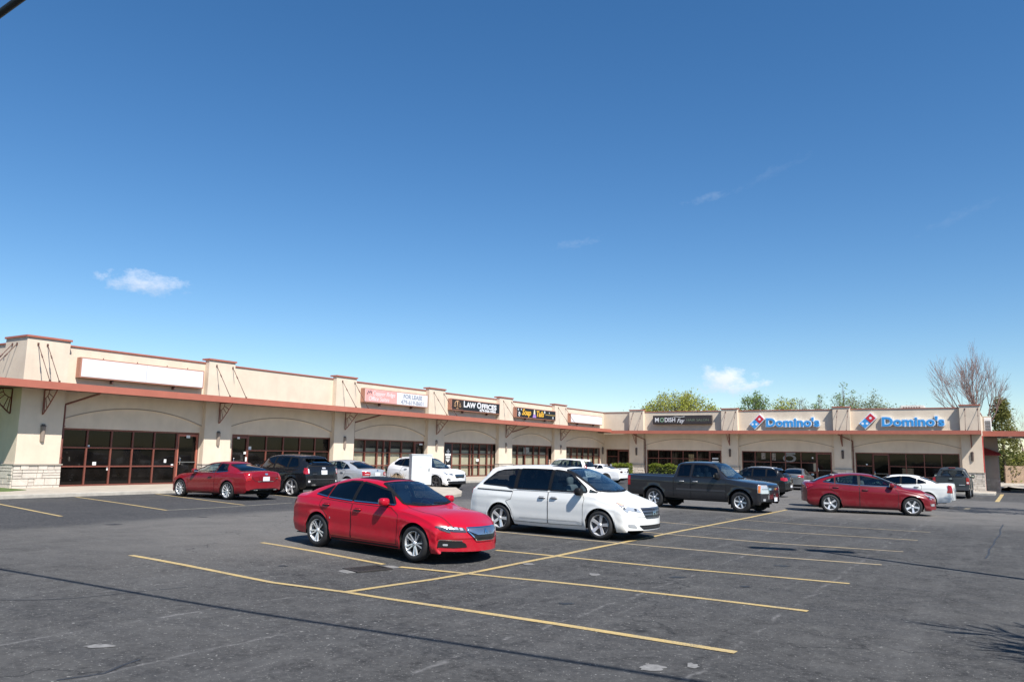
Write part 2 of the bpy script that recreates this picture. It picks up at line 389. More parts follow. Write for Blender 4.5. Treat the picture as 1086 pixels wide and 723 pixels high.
for px, py, r in [(455, 640, .09), (600, 640, .07), (720, 612, .09), (790, 622, .06), (830, 600, .09), (120, 556, .12), (215, 548, .10), (300, 600, .06)]:
    c = gpix(px, py); mb = MB(); n = 16; vs = [(c.x, c.y, zg(c.x, c.y)+.0045)]
    for k in range(n):
        q = r*random.uniform(.6, 1.25); x, y = c.x+q*1.5*cos(2*pi*k/n), c.y+q*sin(2*pi*k/n); vs.append((x, y, zg(x, y)+.0045))
    mb.add(vs, [(0, k+1, (k+1) % n+1) for k in range(n)]); tag(mb.build('oil_stain', OIL), kind='structure')
# ------------------------------------------------------------------ storm drain
c = gpix(390, 603.5); e1 = (gpix(407, 602)-gpix(376, 605)).normalized(); e2 = Vector((-e1.y, e1.x, 0))
dr = thing('drain_grate', 'rusty iron storm drain grate set in the asphalt beside the bright red sedan', 'drain', c)
DT = lambda u, v, z: c+e1*u+e2*v+Vector((0, 0, z))
IRON = plain('rusty_iron', (0.030, 0.026, 0.024), 0.8, var=.4, vscale=20)
mb = MB(); mb.box(-.33, .33, -.24, -.19, .002, .022); mb.box(-.33, .33, .19, .24, .002, .022); mb.box(-.33, -.28, -.19, .19, .002, .0215); mb.box(.28, .33, -.19, .19, .002, .0215); mb.build('frame', IRON, dr, T=DT)
mb = MB(); [mb.box(-.27+i*.06, -.235+i*.06, -.19, .19, .002, .018) for i in range(9)]; mb.build('grate', IRON, dr, T=DT)
mb = MB(); mb.box(-.28, .28, -.19, .19, .0035, .006); mb.build('pit', plain('pit_black', (.004, .004, .004), 1), dr, T=DT)
for bb in ((-.50, -.335, -.2, .2, .002, .0065), (.335, .55, -.12, .26, .002, .0065)):
    mb = MB(); mb.box(*bb); mb.build('patch', SPOT, dr, T=DT)
# ------------------------------------------------------------------ sidewalks
def slab(name, poly, h, mat, drop=0.25, T=F):
    mb = MB(); top = [(s, t, zg_st(s, t)+h) for s, t in poly]; bot = [(s, t, zg_st(s, t)-drop) for s, t in poly]; n = len(poly)
    mb.add(top+bot, [tuple(range(n))]+[(i, (i+1) % n, n+(i+1) % n, n+i) for i in range(n)])
    o = mb.build(name, mat, T=T, bevel=0.02); tag(o, kind='structure'); return o
slab('sidewalk', [(-45, 5), (-29.05, 5), (-29.05, 64.8), (-1.0, 64.8), (-1.0, 71), (-34, 71), (-34, 16.6), (-45, 16.6)], 0.135, CONC)
slab('curb', [(-29.05, 5), (-28.85, 5), (-28.85, 64.6), (-29.05, 64.8)], 0.13, CURB)
slab('curb', [(-29.05, 64.8), (-28.85, 64.6), (-1.0, 64.6), (-1.0, 64.8)], 0.13, CURB)
mb = MB()
slab('grass_strip', [(-45, 5), (-31.2, 5), (-31.0, 15.0), (-31.6, 15.9), (-33.2, 15.9), (-45, 15.9)], 0.155, GRASS, drop=0.1)
# ------------------------------------------------------------------ building materials
STUCCO = plain('stucco', (0.69, 0.58, 0.455), 0.92, var=0.07, vscale=1.2, bump=0.25, bscale=90, coords='World')
def stucco_wear(m):
    nt = m.node_tree; b = nt.nodes['Principled BSDF']; src = b.inputs['Base Color'].links[0].from_socket; g = nt.nodes.new('ShaderNodeNewGeometry')
    mp = nt.nodes.new('ShaderNodeMapping'); nt.links.new(g.outputs['Position'], mp.inputs[0]); mp.inputs['Scale'].default_value = (3.2, 3.2, .16)
    n = node(nt, 'ShaderNodeTexNoise', Scale=1.0, Detail=6.0, Roughness=0.7); nt.links.new(mp.outputs[0], n.inputs['Vector'])
    n2 = node(nt, 'ShaderNodeTexNoise', Scale=0.5, Detail=5.0, Roughness=0.65); nt.links.new(g.outputs['Position'], n2.inputs['Vector'])
    c = mixc(nt, math_(nt, 'MULTIPLY', ramp(nt, n.outputs[0], [(0.50, 0.0), (0.78, 1.0)]), 0.16), src, (0.45, 0.35, 0.275))
    c = mixc(nt, math_(nt, 'MULTIPLY', ramp(nt, n2.outputs[0], [(0.42, 0.0), (0.7, 1.0)]), 0.22), c, (0.52, 0.41, 0.325)); nt.links.new(c, b.inputs['Base Color'])
STUCCO_SHADE = plain('stucco_infill_shade', (0.43, 0.36, 0.295), 0.92, var=0.08, vscale=1.0, bump=0.25, bscale=90, coords='World')  # infill stucco darkened so its colour carries the shade under the canopy
RUST = plain('red_brown_metal', (0.40, 0.128, 0.085), 0.55, var=0.08, vscale=2.0, coords='World')
RUSTD = plain('dark_red_brown_metal', (0.20, 0.055, 0.035), 0.5, var=0.1, vscale=3.0, coords='World')
FRAME = plain('storefront_frame', (0.165, 0.052, 0.036), 0.45, var=0.1, vscale=5.0, coords='World')
STONE = plain('limestone', (0.58, 0.52, 0.45), 0.9, var=0.16, vscale=2.6, bump=0.7, bscale=18, coords='World')
MORTAR = plain('mortar', (0.36, 0.32, 0.27), 0.95, coords='World')
ROD = plain('rod_steel', (0.10, 0.045, 0.035), 0.5)
SOFFIT = plain('soffit_metal', (0.13, 0.085, 0.065), 0.6)
def glass_dark():
    m, nt, b = _nt('storefront_glass')
    g = nt.nodes.new('ShaderNodeNewGeometry'); n = node(nt, 'ShaderNodeTexNoise', Scale=0.8, Detail=4.0); nt.links.new(g.outputs['Position'], n.inputs['Vector'])
    nt.links.new(mixc(nt, ramp(nt, n.outputs[0], [(0.4, 0.0), (0.7, 1.0)]), (0.004, 0.0035, 0.003), (0.013, 0.011, 0.010)), b.inputs['Base Color'])
    b.inputs['Roughness'].default_value = 0.03; b.inputs['Specular IOR Level'].default_value = 0.22
    bp = node(nt, 'ShaderNodeBump', Strength=0.04, Distance=0.05); n2 = node(nt, 'ShaderNodeTexNoise', Scale=0.7); nt.links.new(g.outputs['Position'], n2.inputs['Vector']); nt.links.new(n2.outputs[0], bp.inputs['Height']); nt.links.new(bp.outputs[0], b.inputs['Normal'])
    return m
GDARK = glass_dark()
def glass_clear():
    m = bpy.data.materials.new('clear_glass'); m.use_nodes = True; nt = m.node_tree; nt.nodes.clear(); MATS['clear_glass'] = m
    out = nt.nodes.new('ShaderNodeOutputMaterial'); tr = nt.nodes.new('ShaderNodeBsdfTransparent'); tr.inputs[0].default_value = (0.93, 0.95, 0.93, 1)
    gl = nt.nodes.new('ShaderNodeBsdfGlossy'); gl.inputs['Roughness'].default_value = 0.02; lw = nt.nodes.new('ShaderNodeLayerWeight'); lw.inputs[0].default_value = 0.5
    fr = nt.nodes.new('ShaderNodeMath'); fr.operation = 'MULTIPLY_ADD'; pw = nt.nodes.new('ShaderNodeMath'); pw.operation = 'POWER'; nt.links.new(lw.outputs['Facing'], pw.inputs[0]); pw.inputs[1].default_value = 4.0; nt.links.new(pw.outputs[0], fr.inputs[0]); fr.inputs[1].default_value = 0.9; fr.inputs[2].default_value = 0.05
    mx = nt.nodes.new('ShaderNodeMixShader'); nt.links.new(fr.outputs[0], mx.inputs[0]); nt.links.new(tr.outputs[0], mx.inputs[1]); nt.links.new(gl.outputs[0], mx.inputs[2]); nt.links.new(mx.outputs[0], out.inputs[0])
    return m
GCLEAR = glass_clear()
BLIND = plain('cream_blind', (0.46, 0.41, 0.30), 0.8, var=0.12, vscale=2, coords='World')
DARKIN = plain('dark_interior', (0.035, 0.028, 0.024), 0.9)
stucco_wear(STUCCO); stucco_wear(STUCCO_SHADE)
# frames for the two wings: G(u along wall, d outwards, z)
GL = lambda u, d, z: F(-33.5+d, u, z)
GR = lambda u, d, z: F(u, 70.3-d, z)
B = thing('strip_mall', 'single storey tan stucco strip mall with two wings, red brown canopy and stone pilaster bases', 'building', F(-33.5, 70.3, 0))
HEAD, ROOF = 2.56, 5.98
pilL = [(16.14, 17.87), (24.72, 26.28), (33.5, 35.18), (42.28, 44.1), (51.09, 53.02), (59.9, 62.07)]
pilR = [(-30.6, -29.2), (-21.71, -20.26), (-12.29, -10.97), (-3.08, -1.70)]
# ---- wall shells
def wall_with_openings(name, G, u0, u1, opens, zb, head):
    """front skin 0.3 thick, opening rectangles up to the head"""
    mb = MB(); cur = u0
    for a, b in sorted(opens):
        if a-cur > .01: mb.box(cur, a, -.3, 0, zb, head)
        cur = b
    if u1-cur > .01: mb.box(cur, u1, -.3, 0, zb, head)
    mb.box(u0, u1, -.3, 0, head, ROOF)
    for a, b in opens: mb.box(a, b, -.3, 0.0, zb, 0.14 if zb > -.3 else zb+.3)
    return mb.build(name, STUCCO, B, T=G)
# openings: (u0, u1, [mullions], door (a,b) or None, kind)
bayL = [(18.09, 24.70, [19.18, 20.27, 21.28, 22.35], (23.52, 24.70), 'dark'), (26.61, 33.58, [28.9, 30.07, 31.26, 32.41], (26.61, 27.70), 'dark'),
        (35.52, 42.56, [36.58, 37.71, 38.31, 38.9, 40.05], (41.35, 42.56), 'blind'), (44.55, 51.62, [46.67, 47.85, 48.25, 49.05, 50.1, 50.75], (44.55, 45.6), 'blind'),
        (53.52, 60.52, [54.49, 55.67, 57.04, 57.98], (59.28, 60.52), 'blind'), (62.63, 69.6, [63.8, 64.95, 66.1, 67.25, 68.4], None, 'blind')]
bayR = [(-33.2, -30.82, [-32.0], (-32.0, -30.82), 'dark'), (-28.99, -21.87, [-27.86, -26.61, -25.47, -24.13], (-23.0, -21.87), 'dark'),
        (-20.04, -12.55, [-18.9, -17.56, -16.33, -15.04], (-13.8, -12.55), 'dark'), (-10.73, -3.26, [-9.46, -8.2, -7.0, -5.7, -4.5], (-9.46, -8.2), 'dark')]
wall_with_openings('wall', GL, 16.4, 70.3, [b[:2] for b in bayL], -0.3, HEAD)
wall_with_openings('wall', GR, -33.8, -1.72, [b[:2] for b in bayR], -0.9, HEAD-.10)
mb = MB(); mb.box(-46, -33.81, 16.4, 84, -.6, ROOF-.25); mb.box(-33.81, -1.9, 70.61, 84, -.9, ROOF-.25); mb.build('rear_block', STUCCO, B, T=F)
for bb in ((-46, -33.805, 16.4, 16.7, ROOF-.25, ROOF), (-2.2, -1.9, 70.605, 84, ROOF-.25, ROOF-.001)):
    mb = MB(); mb.box(*bb); mb.build('parapet_return', STUCCO, B, T=F)
# ---- copings
mb = MB()
edges = [17.87]+[x for p in pilL[1:] for x in p]+[70.3]
for a, b in zip(edges[0::2], edges[1::2]): mb.box(-33.84, -33.45, a, b, ROOF+.001, ROOF+.06)
mb.build('parapet_coping', RUST, B, T=F)
mb = MB(); edges = [-33.45]+[x for p in pilR for x in p]
for a, b in zip(edges[0::2], edges[1::2]): mb.box(a, b, 70.25, 70.64, ROOF+.001, ROOF+.061)
mb.build('parapet_coping', RUST, B, T=F)
for bb in ((-46, -34.9, 16.35, 16.74, ROOF+.002, ROOF+.062), (-2.24, -1.86, 70.66, 84, ROOF+.002, ROOF+.062)):
    mb = MB(); mb.box(*bb); mb.build('parapet_coping', RUST, B, T=F)
# ---- arch spandrels
def spandrel(G, u0, u1, z_s, z_m, top=4.3):
    mb = MB(); n = 36; vs = []; c = (u0+u1)/2; half = (u1-u0)/2; sag = z_m-z_s; R = (half*half+sag*sag)/(2*sag)
    for i in range(n+1):
        u = u0+(u1-u0)*i/n; z = z_m-R+sqrt(max(0, R*R-(u-c)**2))
        vs += [(u, .0, z), (u, .07, z), (u, .07, top), (u, .0, top)]
    fs = []
    for i in range(n):
        a = 4*i; b = a+4
        fs += [(a, b, b+1, a+1), (a+1, b+1, b+2, a+2), (a+2, b+2, b+3, a+3)]
    mb.add(vs, fs); o = mb.build('arch_spandrel', STUCCO, B, T=G)
    j = MB(); js = []
    for i in range(n+1):
        x, y, z = vs[4*i]; js += [(x, .0735, z+.01), (x, .0735, z+.06)]
    j.add(js, [(2*i, 2*i+2, 2*i+3, 2*i+1) for i in range(n)]); j = j.build('control_joint', plain('joint_stucco', (.33, .275, .225), .95), None, T=G); j.data.transform(Matrix.Translation(-Vector(B['_org']))); j.parent = o; return o  # thin strip of darker stucco following the arch edge
for (a, b), (c, d) in zip(pilL[:-1], pilL[1:]): spandrel(GL, b, c, 2.86, 3.48)
spandrel(GL, pilL[-1][1], 70.3, 2.86, 3.48)
for (a, b), (c, d) in zip(pilR[:-1], pilR[1:]): spandrel(GR, b, c, 2.82, 3.44)
# ---- pilasters with stone bases and caps
def ashlar(mb, u0, u1, d0, d1, z0, z1, seed, G=None):
    rd = random.Random(seed); z = z0
    while z < z1-.03:
        h = min(rd.choice([.12, .17, .22, .28]), z1-z)
        if z1-z-h < .08: h = z1-z
        u = u0
        while u < u1-.02:
            w = min(rd.uniform(.22, .62), u1-u)
            if u1-u-w < .12: w = u1-u
            g = .011; e = rd.uniform(-.018, .015)
            if h > .2 and rd.random() < .35:
                hh = h*rd.uniform(.4, .6); parts = [(z, z+hh), (z+hh, z+h)]
            else: parts = [(z, z+h)]
            for (a, b) in parts:
                e = rd.uniform(-.018, .015)
                mb.box(u+g, u+w-g, d0, d1+e, a+g, b-g)
            u += w
        z += h
def pilaster(G, u0, u1, dep, zb, seed, tower=False):
    p = MB()
    back = -1.4 if tower else 0.0
    p.box(u0, u1, back, dep, zb, 6.14); o = p.build('pilaster', STUCCO, B, T=G)
    org = Vector(B['_org'])
    def child(mb, name, mat):
        c = mb.build(name, mat, None, T=G); c.data.transform(Matrix.Translation(-org)); c.parent = o; return c
    m = MB(); m.box(u0-.05, u1+.05, back-.05 if tower else -.2, dep+.06, 6.141, 6.22); child(m, 'cap', RUST)
    m = MB(); m.box(u0-.035, u1+.035, .003 if not tower else back, dep+.045, zb, 1.03); m.box(u0-.09, u1+.09, .004 if not tower else back-.02, dep+.125, 1.03, 1.075); child(m, 'mortar_bed', MORTAR)
    m = MB(); ashlar(m, u0-.06, u1+.06, dep+.02, dep+.085, zb+.14, 1.03, seed)
    ashlar_side = MB(); rd = random.Random(seed+5); z = zb+.14
    if tower:
        sm = MB(); ashlar(sm, -dep-.02, 1.4, .02, .085, zb+.14, 1.03, seed+9)
        # rotate: u-> -d, d-> -u side
        m.add([(u0+.0-v.y, -v.x, v.z) for v in sm.v], sm.f)
    else:
        for (ua, ub) in ((u0-.075, u0-.03), (u1+.03, u1+.075)):
            z = zb+.14
            while z < 1.0:
                h = min(rd.choice([.17, .22, .28]), 1.03-z)
                if 1.03-z-h < .08: h = 1.03-z
                m.box(ua, ub, .02, dep+.01, z+.011, z+h-.011); z += h
    child(m, 'stone_base', STONE)
    return o
for i, (a, b) in enumerate(pilL): pilaster(GL, a, b, .30, -.2, 11+i, tower=(i == 0))
for i, (a, b) in enumerate(pilR): pilaster(GR, a, b, .36, zg_st((a+b)/2, 69)-.1, 31+i)
# ---- canopy
FT, FB = 4.32, 4.03
mb = MB()
mb.box(-33.38, -31.98, 12.6, 68.78, FB+.05, FT-.02); mb.box(-46, -33.38, 12.6, 16.38, FB+.05, FT-.021)
mb.box(-33.38, -1.75, 68.78, 70.2, FB-.10+.05, FT-.12); can = mb.build('canopy', SOFFIT, B, T=F)
org = Vector(B['_org'])
def sub(mb, name, mat, par, T=F, bevel=0):
    c = mb.build(name, mat, None, T=T, bevel=bevel); c.data.transform(Matrix.Translation(-org)); c.parent = par; return c
m = MB(); m.box(-31.98, -31.92, 12.54, 68.72, FB, FT); sub(m, 'fascia', RUST, can)
m = MB(); m.box(-46, -31.98, 12.54, 12.6, FB, FT-.002); sub(m, 'fascia', RUST, can)
m = MB(); m.box(-31.919, -1.69, 68.72, 68.78, FB-.12, FT-.12); m.box(-1.75, -1.69, 68.781, 70.0, FB-.121, FT-.121); m.box(-31.98, -31.92, 68.721, 68.78, FB-.06, FT-.06); sub(m, 'fascia', RUST, can)
# ---- brackets, tie rods, wall lamps, downspouts
def bracket(G, u, dep):
    m = MB(); R = 1.0; z1 = FB+.03; w = .028
    def bar(p, q, r=w):
        p = Vector(p); q = Vector(q); m.tube([p, q], r, 4, smooth=False)
    bar((u, dep+.03, z1), (u, dep+.03, z1-R)); bar((u, dep+.03, z1), (u, dep+R, z1))
    arc = [(u, dep+.03+(R-.03)*sin(a), z1-R*cos(a)) for a in [pi/2*i/12 for i in range(13)]]
    arc = [(u, dep+.03+(R-.03)*(i/12)**1.15, z1-R*(1-(i/12)**1.35)*(1)) for i in range(13)]
    m.tube(arc, w, 4, smooth=False)
    inner = [(u, dep+.03+.36*sin(a), z1-.36*cos(a)) for a in [pi/2*i/8 for i in range(9)]]
    m.tube(inner, .018, 4, smooth=False)
    for k in (2, 4.5, 7, 9.5):
        i = int(k); p = arc[i]; a = atan2(p[1]-dep-.03, z1-p[2])
        bar((u, dep+.03+.36*sin(a), z1-.36*cos(a)), p, .018)
    return m.build('canopy_bracket', RUSTD, B, T=G)
for (a, b) in pilL: bracket(GL, (a+b)/2, .30)
for (a, b) in pilR: bracket(lambda u, d, z: GR(u, d, z-.12), (a+b)/2, .36)
bracket(lambda u, d, z: F(-33.9, 16.14-d+.30, z), 0, .30)
def rods(G, a, b, dep, dz=0):
    for u in (a+.28*(b-a), b-.10*(b-a)) if b-a > 1.5 and False else (a+(b-a)*.28, a+(b-a)*.9):
        m = MB(); top = (u, dep+.02, 5.88); m.tube([top, (u, 1.47, FT+.02+dz)], .016, 6)
        m.box(u-.035, u+.035, dep, dep+.03, 5.83, 5.94); m.box(u-.03, u+.03, 1.44, 1.5, FT-.02+dz, FT+.07+dz)
        m.tube([(u, dep+.02+(1.45-dep)*.28, 5.88-(5.88-FT-dz)*.28), (u, dep+.02+(1.45-dep)*.36, 5.88-(5.88-FT-dz)*.36)], .028, 6)
        m.build('tie_rod', ROD, B, T=G)
for i, (a, b) in enumerate(pilL):
    if i == 0:
        rods(GL, 16.4, 17.0, .30)
    else: rods(GL, a, b, .30)
for (a, b) in pilR: rods(GR, a, b, .36, -.12)
rods(lambda u, d, z: F(-33.5-u, 16.44-d, z), .3, .9, .30)
def downspout(G, u, dep, ue, zt, zb):
    m = MB(); m.tube([(ue, 1.1, zt), (ue, 1.02, zt-.06), (u, dep+.10, zt-.55), (u, dep+.07, zt-.75), (u, dep+.07, zb+.12), (u, dep+.18, zb+.03)], .045, 8, smooth=True)
    for z in (1.3, 2.6): m.box(u-.06, u+.06, dep, dep+.12, z, z+.04)
    return m.build('downspout', FRAME, B, T=G)
for u, ue in ((17.98, 18.9), (35.3, 36.6), (53.13, 54.4)): downspout(GL, u, .08, ue, FB+.05, .13)
for u, ue in ((-29.1, -29.9), (-10.86, -11.8)): downspout(GR, u, .08, ue, FB-.1, zg_st(u, 69)+.13)
# ---- storefronts
RND = random.Random(4)
def storefront(G, bay, zb, head, blinds, red):
    u0, u1, mull, door, kind = bay
    fr = MB(); w = .034; d0, d1 = -.17, -.07
    zs = zb+.07
    fr.box(u0, u1, d0, d1, head-.07, head); fr.box(u0, u1, d0-.001, d1+.002, zs-.07, zs+.03)
    fr.box(u0, u0+.07, d0, d1, zs, head-.07); fr.box(u1-.07, u1, d0, d1, zs, head-.07)
    dr = door or (None, None)
    posts = list(mull)
    if door:
        if door[0] > u0+.1: posts.append(door[0])
        if door[1] < u1-.1: posts.append(door[1])
    for x in posts: fr.box(x-w, x+w, d0-.002, d1+.001, zs+.03, head-.07)
    edges = sorted([u0+.07]+posts+[u1-.07]); r1, r2 = zb+.86, zb+1.66
    for a, b in zip(edges[:-1], edges[1:]):
        if door and abs((a+b)/2-(door[0]+door[1])/2) < (door[1]-door[0])*.45: continue
        for z in (r1, r2): fr.box(a, b, d0-.003, d1-.001, z-.03, z+.03)
    win = fr.build('window', FRAME, B, T=G)
    pm = GCLEAR if kind == 'blind' else GDARK
    pn = MB(); pn.add([(u0+.06, -.13, zs), (u1-.06, -.13, zs), (u1-.06, -.13, head-.05), (u0+.06, -.13, head-.05)], [(0, 1, 2, 3)]); sub(pn, 'pane', pm, win, T=G)
    if kind == 'blind':
        bl = MB(); bl.box(u0+.06, u1-.06, -.295, -.28, zs, head-.05); sub(bl, 'backdrop', DARKIN, win, T=G)
        bl = MB()
        for k, (a, b) in enumerate(zip(edges[:-1], edges[1:])):
            if door and abs((a+b)/2-(door[0]+door[1])/2) < (door[1]-door[0])*.45: continue
            if b-a < .3: continue
            top = head-.55+RND.uniform(-.02, .02) if blinds != 'top' else head-.12
            bl.box(a+.07, b-.05-RND.choice([0, 0, .15]), -.235, -.225, zs+.05, top)
        sub(bl, 'blind', BLIND, win, T=G)
    if door:
        a, b = door; dm = MB()
        dm.box(a+.05, a+.11, -.16, -.06, zs, head-.09); dm.box(b-.11, b-.05, -.16, -.06, zs, head-.09); dm.box(a+.11, b-.11, -.16, -.061, head-.19, head-.09); dm.box(a+.11, b-.11, -.16, -.061, zs, zs+.18)
        dob = dm.build('door', RUST if red else FRAME, B, T=G)
        h = MB(); h.tube([(a+.16, -.06, zb+.92), (a+.16, .03, zb+.95), (a+.16, .03, zb+1.25), (a+.16, -.06, zb+1.28)], .016, 6); sub(h, 'handle', plain('chrome', (.8, .8, .8), .12, 1.0), dob, T=G)
        h = MB(); h.box(a+.11, b-.11, -.09, -.05, zb+1.03, zb+1.07); sub(h, 'push_bar', plain('dull_aluminium', (.20, .20, .19), .5, .5), dob, T=G)
    return win
for i, b in enumerate(bayL): storefront(GL, b, .10, HEAD, None, i == 0)
for b in bayR: storefront(GR, b, zg_st((b[0]+b[1])/2, 70)+.12, HEAD-.10, None, False)
# paper notices and decals stuck on the panes
PAPER = plain('white_paper', (.75, .75, .73), .7)
def notice(G, u, z, w, h, mat=PAPER, d=-.118):
    m = MB(); m.box(u-w/2, u+w/2, d, d+.003, z-h/2, z+h/2); return m.build('notice', mat, B, T=G)
notice(GL, 19.28, 1.82, .10, .10); notice(GL, 19.6, 1.08, .16, .14); notice(GL, 20.22, .86, .10, .14); notice(GL, 23.0, 1.2, .12, .16); notice(GL, 24.1, 2.36, .2, .13, d=-.05)
notice(GL, 23.38, .98, .12, .15); notice(GL, 27.05, 2.38, .16, .10, d=-.05); notice(GL, 27.85, 1.86, .2, .2); notice(GL, 27.5, 1.62, .14, .12, d=-.05); notice(GL, 27.6, 1.3, .1, .22, d=-.05)
notice(GL, 48.9, 1.32, .45, .2); notice(GL, 42.0, 2.35, .35, .10, d=-.05); notice(GL, 55.9, 2.1, .9, .55, plain('poster_grey', (.25, .25, .22), .7, var=.6, vscale=5))
notice(GL, 59.7, 1.0, .3, .8, plain('poster_skin', (.45, .30, .22), .7, var=.5, vscale=6), d=-.05)
notice(GR, -22.45, 1.75, .55, .12, d=-.05); notice(GR, -22.45, 1.5, .6, .10, d=-.05); notice(GR, -22.45, 1.2, .4, .12, d=-.05); notice(GR, -24.7, 1.7, .5, .8, plain('poster_tan', (.20, .15, .07), .7, var=.6, vscale=7))
notice(GR, -18.2, 2.05, .35, .55, plain('poster_mixed', (.22, .19, .16), .7, var=.7, vscale=8)); notice(GR, -17.3, 2.0, .3, .6, MATS['poster_mixed'])
def ring(G, u, z, rx, rz, mat):
    m = MB(); n = 28; vs = []
    for k in range(n):
        a = 2*pi*k/n
        for q in (1, .62): vs.append((u+rx*q*cos(a), -.117, z+rz*q*sin(a)))
    m.add(vs, [(2*k, 2*k+1, 2*((k+1) % n)+1, 2*((k+1) % n)) for k in range(n)]); return m.build('window_decal', mat, B, T=G)
ring(GR, -16.0, 1.88, .55, .33, plain('decal_grey', (.20, .20, .19), .6)); notice(GR, -15.9, 2.3, .8, .16, MATS['decal_grey'])
notice(GR, -14.1, 1.95, .12, .12); notice(GR, -13.95, 1.2, .2, .7, plain('decal_dim', (.30, .28, .22), .6)); notice(GR, -9.9, 1.5, .12, .10); notice(GR, -6.9, 1.0, .8, .5, plain('poster_dim', (.10, .08, .05), .7, var=.5, vscale=6))
# anchor style door poster of the law offices bay
pm = MB(); pm.box(44.68, 45.48, -.055, -.05, 1.0, 2.45); pst = pm.build('door_poster', plain('poster_black', (.012, .012, .014), .5), B, T=GL)
pw = MB()
def pq(u0, u1, z0, z1): pw.box(u0, u1, -.049, -.046, z0, z1)
pq(45.02, 45.14, 1.75, 2.08); pq(44.88, 45.28, 1.88, 1.96); pq(44.76, 45.4, 1.62, 1.76); pq(44.84, 45.32, 1.46, 1.58)
pw.add([(44.84, -.046, 1.38), (45.32, -.046, 1.38), (45.20, -.046, 1.25), (45.08, -.046, 1.16), (44.96, -.046, 1.25)], [(0, 1, 2, 3, 4)])
sub(pw, 'emblem', PAPER, pst, T=GL)
# ---- side canopy and set back wall at the right end
m = MB(); m.box(-1.68, 7.0, 72.0, 72.06, 3.86, 4.27); sc_ = m.build('side_canopy', RUST, B, T=F)
m = MB(); m.box(-1.68, 7.0, 72.06, 80, 3.92, 4.2); sub(m, 'soffit', SOFFIT, sc_)
m = MB(); m.lathe([(0, 0), (.16, 0), (.13, -.14), (0, -.16)], 'z', 16, c=(.15, 72.3, 3.92)); sub(m, 'downlight', plain('lamp_white', (.7, .7, .66), .4), sc_)
m = MB(); m.box(-1.9, -.75, 74.0, 78.0, -.8, 3.9); swl = m.build('side_wall', plain('grey_stucco', (.34, .29, .24), .92, var=.06, coords='World'), B, T=F)
m = MB(); ashlar(m, -1.9, -.70, 0, .07, -.5, .55, 77); sub(m, 'stone_base', plain('side_stone', (.40, .36, .31), .9, var=.15, coords='World'), swl, T=lambda u, d, z: F(u, 73.98-d, z))
m = MB(); vs = [(-1.6, 74, 3.0), (-.55, 74, 2.52), (-.55, 73.1, 2.42), (-1.6, 73.1, 2.42), (-1.6, 74, 2.42), (-.55, 74, 2.42)]
m.add([(-1.66, 73.99, 3.02), (-.62, 73.99, 2.62), (-.55, 73.3, 2.48), (-1.66, 73.3, 2.48), (-1.66, 73.99, 2.45), (-.62, 73.99, 2.45), (-.55, 73.3, 2.40), (-1.66, 73.3, 2.40)],
      [(0, 1, 2, 3), (3, 2, 6, 7), (1, 5, 6, 2), (0, 3, 7, 4)]); m.build('awning', plain('awning_red', (.22, .018, .016), .7), B, T=F)
m = MB(); m.box(-1.72, -1.655, 70.35, 72.0, -.6, 3.85); m.build('corner_trim', plain('red_trim', (.42, .05, .04), .6), B, T=F)
m = MB(); m.box(-1.70, -1.15, 75.0, 78.0, 4.2, 5.5); m.box(-1.69, -1.1, 74.98, 78.0, 5.5, 5.56); m.build('parapet_step', STUCCO, B, T=F)
# ---- wall lamps (things of their own)
LAMPM = plain('lamp_bronze', (.085, .06, .05), .45); LAMPG = plain('lamp_shade_tan', (.24, .19, .155), .6)
def wall_lamp(G, u, dep, label, tan=False):
    o = G(u, dep, 2.3); t = thing('wall_lamp', label, 'wall lamp', o, 0, 'wall lamps on the pilasters')
    m = MB(); n = 10
    vs = []
    for z, r in ((1.98, .085), (2.58, .10)):
        for k in range(n+1): vs.append((u-r*cos(pi*k/n), dep+.003+r*1.15*sin(pi*k/n), z))
    fs = [(k, k+1, n+2+k, n+1+k) for k in range(n)]+[tuple(range(n+1)), tuple(range(n+1, 2*n+2))]
    m.add(vs, fs, 0, False); m.build('shade', LAMPG if tan else LAMPM, t, T=G)
    m = MB(); m.box(u-.11, u+.11, dep+.002, dep+.03, 2.585, 2.62); m.box(u-.07, u+.07, dep+.002, dep+.03, 2.62, 2.67); m.build('back_plate', LAMPM, t, T=G)
wl = ['bronze wall lamp on the wide corner pilaster at the far left end', 'bronze wall lamp on the pilaster behind the dark red coupe', 'bronze wall lamp on the pilaster just left of the FOR LEASE sign bay',
      'bronze wall lamp on the pilaster just left of the LAW OFFICES sign bay', 'bronze wall lamp on the pilaster between the LAW OFFICES and Soap Tails signs', 'bronze wall lamp on the pilaster right of the Soap Tails sign']
for i, (a, b) in enumerate(pilL): wall_lamp(GL, a+.95 if i == 0 else a+(b-a)*.52, .302, wl[i], True)
wl = ['dark wall lamp on the pilaster left of the charcoal hair salon sign', 'dark wall lamp on the pilaster right of the charcoal hair salon sign', 'dark wall lamp on the pilaster between the two blue pizza signs', 'dark wall lamp casting a slanting shadow on the right end pilaster']
for i, (a, b) in enumerate(pilR): wall_lamp(lambda u, d, z: GR(u, d, z-.05), (a+b)/2, .362, wl[i])
wall_lamp(lambda u, d, z: GL(u, d, z), 69.95, .072, 'tiny dark wall lamp in the inner corner where the two wings meet')
